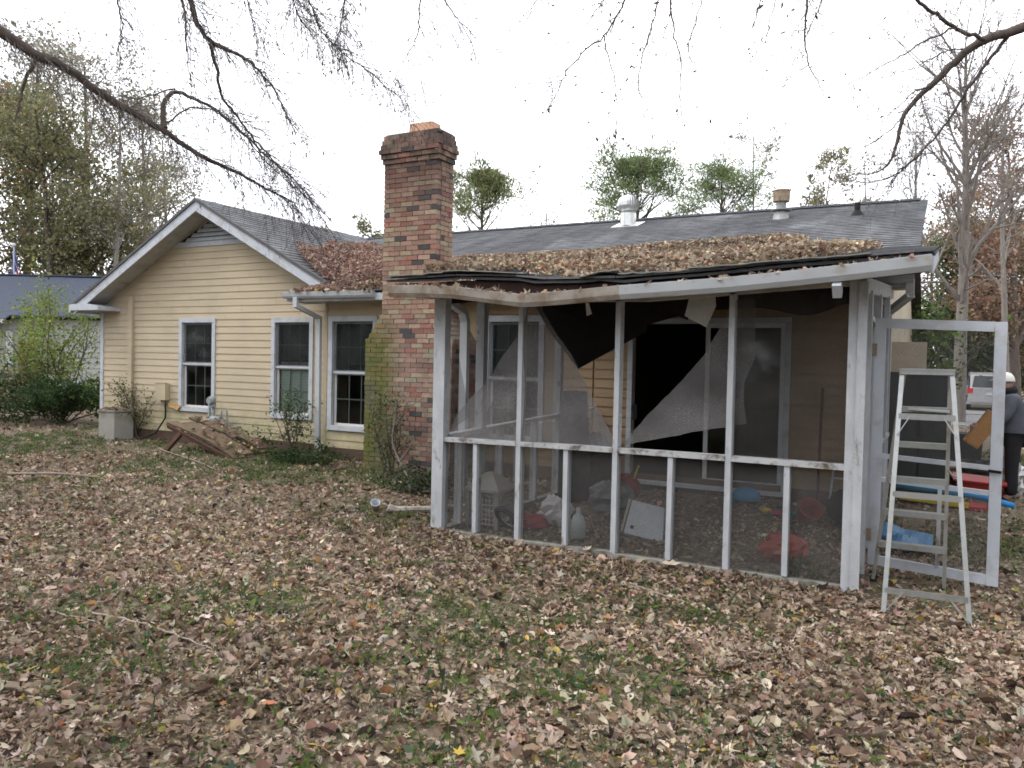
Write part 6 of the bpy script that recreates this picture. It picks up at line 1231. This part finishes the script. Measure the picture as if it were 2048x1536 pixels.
# ---------------------------------------------------------------- right of the porch: junk heap, cabinet, person
cb_ = thing('cabinet', (-.28, 11.6, 0), 'tall dark grey cabinet behind the ladder with a pale board on top', 'cabinet'); mb = MB(); mb.box(-.58, .10, 11.3, 11.85, 0, 1.66); mb.build('body', MAT('cabinet_dark', (.022, .024, .026), .7, .15, 4), cb_); mb = MB(); mb.box(-.56, -.24, 11.284, 11.30, .1, 1.58); mb.build('door', MAT('cabinet_door', (.026, .03, .03), .6, .1, 4), cb_); mb = MB(); mb.box(-.22, .08, 11.284, 11.30, .1, 1.58); mb.build('door', bpy.data.materials['cabinet_door'], cb_)
pbd = thing('board', (-.4, 11.5, 1.66), 'pale plywood board standing on the dark cabinet', 'board'); mb = MB(); mb.box(-.58, -.17, 11.45, 11.47, 1.66, 2.05); mb.build('panel', MAT('plywood', (.46, .40, .32), .8, .08, 4, (1, 1, 5)), pbd)
nd = thing('pool_noodle', (.4, 11.8, 0), 'long blue foam noodle lying across the junk heap', 'noodle'); mb = MB(); mb.tube([(-.45, 11.22, .21), (.1, 11.15, .20), (.5, 11.05, .17), (.80, 10.95, .115)], .036, 12); mb.build('foam', MAT('foam_blue', (.03, .22, .52), .7, .08, 9), nd, smooth=True)
tb = thing('storage_tub', (.5, 12.1, 0), 'red plastic tub on the junk heap', 'tub'); mb = MB(); mb.add([(.26, 11.9, .06), (.70, 11.9, .03), (.72, 12.3, .05), (.26, 12.3, .08), (.20, 11.84, .27), (.76, 11.84, .24), (.78, 12.36, .26), (.20, 12.36, .30)], MB.BF); mb.build('body', m_red, tb); mb = MB(); mb.prism([(.18, 11.82, .262), (.78, 11.82, .232), (.80, 12.38, .252), (.18, 12.38, .292)], (0, 0, .02)); mb.build('rim', m_red, tb)
ol = thing('toy_slide', (.15, 11.1, 0), 'orange and yellow plastic slide under the blue noodle', 'toy'); mb = MB(); mb.prism([(-.4, 11.05, .06), (.32, 10.85, .04), (.36, 11.05, .05), (-.36, 11.25, .08)], (0, 0, .045)); mb.build('chute', MAT('slide_orange', (.60, .25, .03), .5, .1, 6), ol); mb = MB(); mb.bar((-.4, 11.03, .10), (.33, 10.83, .09), .03, .06); mb.build('side_rail', m_yel, ol)
rs = thing('plastic_piece', (.42, 10.95, 0), 'flat red plastic piece beside the orange slide', 'plastic'); mb = MB(); mb.prism([(.30, 10.85, .03), (.50, 10.82, .03), (.56, 11.05, .05), (.36, 11.1, .06)], (0, 0, .05)); mb.build('piece', m_red, rs)
crumple('foil', 'crumpled silvery foil and paper on the heap beside the person', 'foil', (.84, 12.35, .30), (.16, .14, .22), MAT('foil', (.50, .50, .50), .4, .25, 14, metal=.3), 13, .9)
crumple('sack', 'black sack behind the red tub', 'sack', (.55, 12.9, .2), (.35, .3, .24), m_black, 14, .35)
bnn = thing('bin', (.36, 15.3, 0), 'black wheeled bin beyond the junk heap', 'bin'); mb = MB(); mb.add([(.10, 15.1, 0), (.60, 15.1, 0), (.60, 15.5, 0), (.10, 15.5, 0), (.06, 15.05, .62), (.64, 15.05, .62), (.64, 15.55, .62), (.06, 15.55, .62)], MB.BF); mb.build('body', m_tyre, bnn); mb = MB(); mb.box(.04, .66, 15.03, 15.57, .621, .66); mb.build('lid', m_tyre, bnn)
tp = thing('tarp', (-.35, 8.3, 0), 'folded blue tarp on the ground behind the ladder', 'tarp'); U, V = np.meshgrid(np.linspace(-.48, -.02, 12), np.linspace(8.0, 8.75, 12), indexing='ij'); Z = .05+.13*vnoise(U, V, 7, 3)*(1-(U+.48)/.6); mb = MB(); mb.grid(np.stack([U, V, Z], -1), thick=(0, 0, -.02)); mb.build('sheet', MAT('tarp_blue', (.05, .16, .30), .5, .15, 8), tp)
crumple('junk', 'tangle of dark junk beyond the heap by the road side', 'junk', (.2, 13.6, .16), (.6, .35, .2), m_rotwood, 15, .7)

# person seen from behind, cut by the picture's right edge
def skin_body(name, verts, edges, radii, mat, parent, at, root=0, sub_=2):
    me = bpy.data.meshes.new(name); me.from_pydata([tuple(np.array(v)-at) for v in verts], edges, []); o = bpy.data.objects.new(name, me); link(o, parent, at)
    sk = o.modifiers.new('skin', 'SKIN'); 
    if not me.skin_vertices: me.attributes
    sv = me.skin_vertices[0].data if len(me.skin_vertices) else None
    if sv is None:
        bpy.context.view_layer.objects.active = o; bpy.ops.mesh.customdata_skin_add(); sv = me.skin_vertices[0].data
    for i, r in enumerate(radii): sv[i].radius = (r, r) if not isinstance(r, tuple) else r; sv[i].use_root = (i == root)
    sk.use_smooth_shade = True; ss = o.modifiers.new('sub', 'SUBSURF'); ss.levels = sub_; ss.render_levels = sub_; me.materials.append(mat); return o
pe = np.array([.85, 12.25, 0.]); person = thing('person', pe, 'person in a grey jacket and white cap carrying a drawer', 'person')
m_skin = MAT('skin', (.45, .27, .20), .6, .05, 9); m_jacket = MAT('jacket_grey', (.085, .095, .115), .85, .18, 8, bump=.3, bscale=30); m_trous = MAT('trousers_dark', (.018, .018, .022), .9, .2, 10)
B0 = lambda x, y, z: pe+np.array([x, y, z])
J = [B0(0, 0, .92), B0(-.01, 0, 1.12), B0(-.03, -.01, 1.30), B0(-.05, -.02, 1.40), B0(-.075, -.03, 1.47), B0(-.09, -.03, 1.53), B0(-.02, -.20, 1.33), B0(-.10, -.24, 1.10), B0(-.30, -.20, .98), B0(-.36, -.19, .96), B0(-.02, .18, 1.33), B0(-.10, .22, 1.10), B0(-.30, .16, .98), B0(-.36, .14, .96),
     B0(0, -.09, .86), B0(-.01, -.10, .48), B0(0, -.10, .08), B0(-.10, -.10, .04), B0(0, .09, .86), B0(.03, .10, .48), B0(.05, .10, .08), B0(-.05, .10, .04)]
E_ = [(0, 1), (1, 2), (2, 3), (3, 4), (4, 5), (2, 6), (6, 7), (7, 8), (8, 9), (2, 10), (10, 11), (11, 12), (12, 13), (0, 14), (14, 15), (15, 16), (16, 17), (0, 18), (18, 19), (19, 20), (20, 21)]
skin_body('body', J, E_, [.12, .125, .11, .07, .055, .05, .055, .042, .032, .03, .055, .042, .032, .03, .085, .06, .042, .035, .085, .06, .042, .035], m_skin, person, pe)
JJ = [B0(0, 0, .80), B0(0, 0, .95), B0(-.01, 0, 1.12), B0(-.03, -.01, 1.30), B0(-.05, -.02, 1.405), B0(-.02, -.21, 1.33), B0(-.10, -.25, 1.10), B0(-.27, -.205, .99), B0(-.02, .19, 1.33), B0(-.10, .23, 1.10), B0(-.27, .165, .99)]
skin_body('jacket', JJ, [(0, 1), (1, 2), (2, 3), (3, 4), (3, 5), (5, 6), (6, 7), (3, 8), (8, 9), (9, 10)], [(.17, .20), (.165, .20), (.16, .19), (.15, .18), .09, .085, .068, .055, .085, .068, .055], m_jacket, person, pe)
TT = [B0(0, 0, .92), B0(0, -.10, .80), B0(-.01, -.11, .45), B0(0, -.11, .07), B0(0, .10, .80), B0(.03, .11, .45), B0(.05, .11, .07)]
skin_body('trousers', TT, [(0, 1), (1, 2), (2, 3), (0, 4), (4, 5), (5, 6)], [.15, .11, .085, .075, .11, .085, .075], m_trous, person, pe)
HC = B0(-.11, -.03, 1.56); mb = MB(); mb.ball(HC, (.098, .078, .12), 18, 12); mb.ball(HC+(-.105, 0, -.01), (.022, .014, .02), 8, 6); mb.ball(HC+(.0, -.078, -.005), (.022, .01, .03), 8, 6); mb.ball(HC+(0, .078, -.005), (.022, .01, .03), 8, 6); mb.ball(HC+(-.085, -.03, .018), (.012, .014, .009), 8, 6); mb.ball(HC+(-.085, .03, .018), (.012, .014, .009), 8, 6); mb.ball(HC+(-.088, 0, -.055), (.012, .026, .008), 8, 6); mb.build('head', m_skin, person, smooth=True)
mb = MB(); P = []
for j in range(8):
    ph = math.pi*.56*j/7; P.append([HC+np.array([.112*math.sin(ph)*math.cos(t), .092*math.sin(ph)*math.sin(t), .018+.112*math.cos(ph)]) for t in np.linspace(0, 2*math.pi, 21)])
mb.grid(np.array(P), thick=(0, 0, -.006)); mb.prism([HC+np.array(q) for q in ((-.09, -.06, .03), (-.19, -.045, .01), (-.20, 0, .015), (-.19, .045, .01), (-.09, .06, .03))], (0, 0, .01)); mb.build('cap', MAT('cap_white', (.70, .68, .64), .8, .05, 9), person, smooth=True)
mb = MB(); mb.lathe([(.082, 0), (.095, .05), (.09, .09), (.078, .05)], B0(-.045, -.025, 1.40), 16, (-.25, 0, 1), cap=False); mb.build('collar', m_trous, person, smooth=True)
for s_, y0_ in ((-1, -.19), (1, .14)):
    c_ = B0(-.40, y0_, .945); mb = MB(); mb.ball(c_, (.05, .022, .045), 12, 8)
    for k in range(4): mb.tube([c_+(-.03, s_*-.005, .03-k*.021), c_+(-.075, s_*-.012, .028-k*.021), c_+(-.085, s_*-.035, .022-k*.02), c_+(-.065, s_*-.05, .018-k*.018)], [.0095, .009, .008, .007], 6)
    mb.tube([c_+(.0, s_*-.015, .04), c_+(-.03, s_*-.035, .05), c_+(-.055, s_*-.05, .045)], [.011, .010, .008], 6); mb.build('hand', m_skin, person, smooth=True)
dr = thing('drawer', (.46, 12.2, .75), 'orange brown wooden drawer carried by the person', 'drawer'); m_drw = MAT('drawer_wood', (.42, .20, .05), .6, .15, 6, (1, 1, 6))
q0 = np.array([.50, 12.20, .93]); e1 = unit((.55, .0, .84)); e2 = np.array([0, 1, 0.]); e3 = np.cross(e1, e2)
mb = MB(); mb.obox(q0+e3*-.09, [e1, e2, e3], [.24, .20, .008]); mb.build('bottom', m_drw, dr)
for s_ in (-1, 1):
    mb = MB(); mb.obox(q0+e1*.24*s_, [e1, e2, e3], [.008, .20, .09]); mb.build('end', m_drw, dr); mb = MB(); mb.obox(q0+e2*.20*s_, [e1, e2, e3], [.232, .008, .09]); mb.build('side', m_drw, dr)

# ---------------------------------------------------------------- parked vehicles
def vehicle(name, label, loc, rz, paint, prof, W_, wins, cat):
    root = thing(name, loc, label, cat); root.rotation_euler = (0, 0, rz); c0 = np.array(loc, float)
    L_ = lambda x, y, z: np.array([x, y, z])+c0; mb = MB(); P = [L_(-W_/2, x, z) for x, z in prof]; n = len(P)
    top = [L_(-W_/2*(1 if z < 1.0 else .86), x, z) for x, z in prof]; bot = [L_(W_/2*(1 if z < 1.0 else .86), x, z) for x, z in prof]
    mb.add(top+bot, [tuple(range(n)), tuple(range(2*n-1, n-1, -1))]+[(i, n+i, n+(i+1) % n, (i+1) % n) for i in range(n)]); mb.build('body', paint, root)
    for q in wins: mb = MB(); mb.prism([L_(*p) for p in q[0]], q[1]); mb.build('window', m_carglass, root)
    for sx in (-1, 1):
        for y in (prof[0][0]+.75, prof[0][0]+3.5):
            mb = MB(); mb.lathe([(.20, -.10), (.32, -.10), (.33, 0), (.32, .10), (.20, .10)], L_(sx*(W_/2-.09), y, .33), 18, (1, 0, 0)); w = mb.build('wheel', m_tyre, root); mb = MB(); mb.lathe([(.0, -.105), (.2, -.104), (.2, .104), (.0, .105)], L_(sx*(W_/2-.09), y, .33), 14, (1, 0, 0), cap=False); mb.build('rim', m_steel, w)
        mb = MB(); mb.box(c0[0]+sx*(W_/2-.14)-.1, c0[0]+sx*(W_/2-.14)+.1, c0[1]+prof[0][0]-.03, c0[1]+prof[0][0]+.05, c0[2]+.78, c0[2]+1.0); mb.build('tail_light', MAT('tail_red', (.5, .02, .02), .3, .05, 5) if 'tail_red' not in bpy.data.materials else bpy.data.materials['tail_red'], root)
    mb = MB(); mb.box(c0[0]-W_/2+.03, c0[0]+W_/2-.03, c0[1]+prof[0][0]-.07, c0[1]+prof[0][0]+.0, c0[2]+.38, c0[2]+.6); mb.build('bumper', paint, root); mb = MB(); mb.box(c0[0]-.17, c0[0]+.17, c0[1]+prof[0][0]-.05, c0[1]+prof[0][0]-.03, c0[2]+.70, c0[2]+.82); mb.build('licence_plate', m_white, root)
    return root
m_carglass = MAT('car_glass', (.03, .035, .04), .12, .05, 3, spec=.6); m_silver = MAT('paint_silver', (.42, .42, .43), .35, .03, 3, metal=.4, coat=.4); m_carwhite = MAT('paint_white', (.62, .62, .64), .35, .03, 3, coat=.4)
van = [(-2.3, .28), (-2.32, 1.0), (-2.1, 1.62), (-1.7, 1.72), (.4, 1.70), (1.2, 1.12), (2.2, .92), (2.4, .6), (2.35, .28)]
vehicle('minivan', 'silver minivan parked with its rear to the camera beyond the road', (1.95, 43.2, .034), 0.0, m_silver, van, 1.85, [([(-.72, -2.32, 1.05), (.72, -2.32, 1.05), (.64, -2.13, 1.55), (-.64, -2.13, 1.55)], (0, -.012, .004)), ([(-.935, -1.9, 1.05), (-.935, .7, 1.05), (-.81, .3, 1.55), (-.81, -1.7, 1.58)], (-.01, 0, 0))], 'minivan')
sed = [(-2.2, .28), (-2.22, .95), (-1.6, 1.02), (-.95, 1.42), (.3, 1.44), (1.0, 1.0), (2.1, .85), (2.25, .55), (2.2, .28)]
vehicle('car', 'white car parked left of the silver minivan', (-.15, 44.6, .034), 0.12, m_carwhite, sed, 1.75, [([(-.66, -1.55, 1.06), (.66, -1.55, 1.06), (.60, -.98, 1.40), (-.60, -.98, 1.40)], (0, -.012, .006))], 'car')
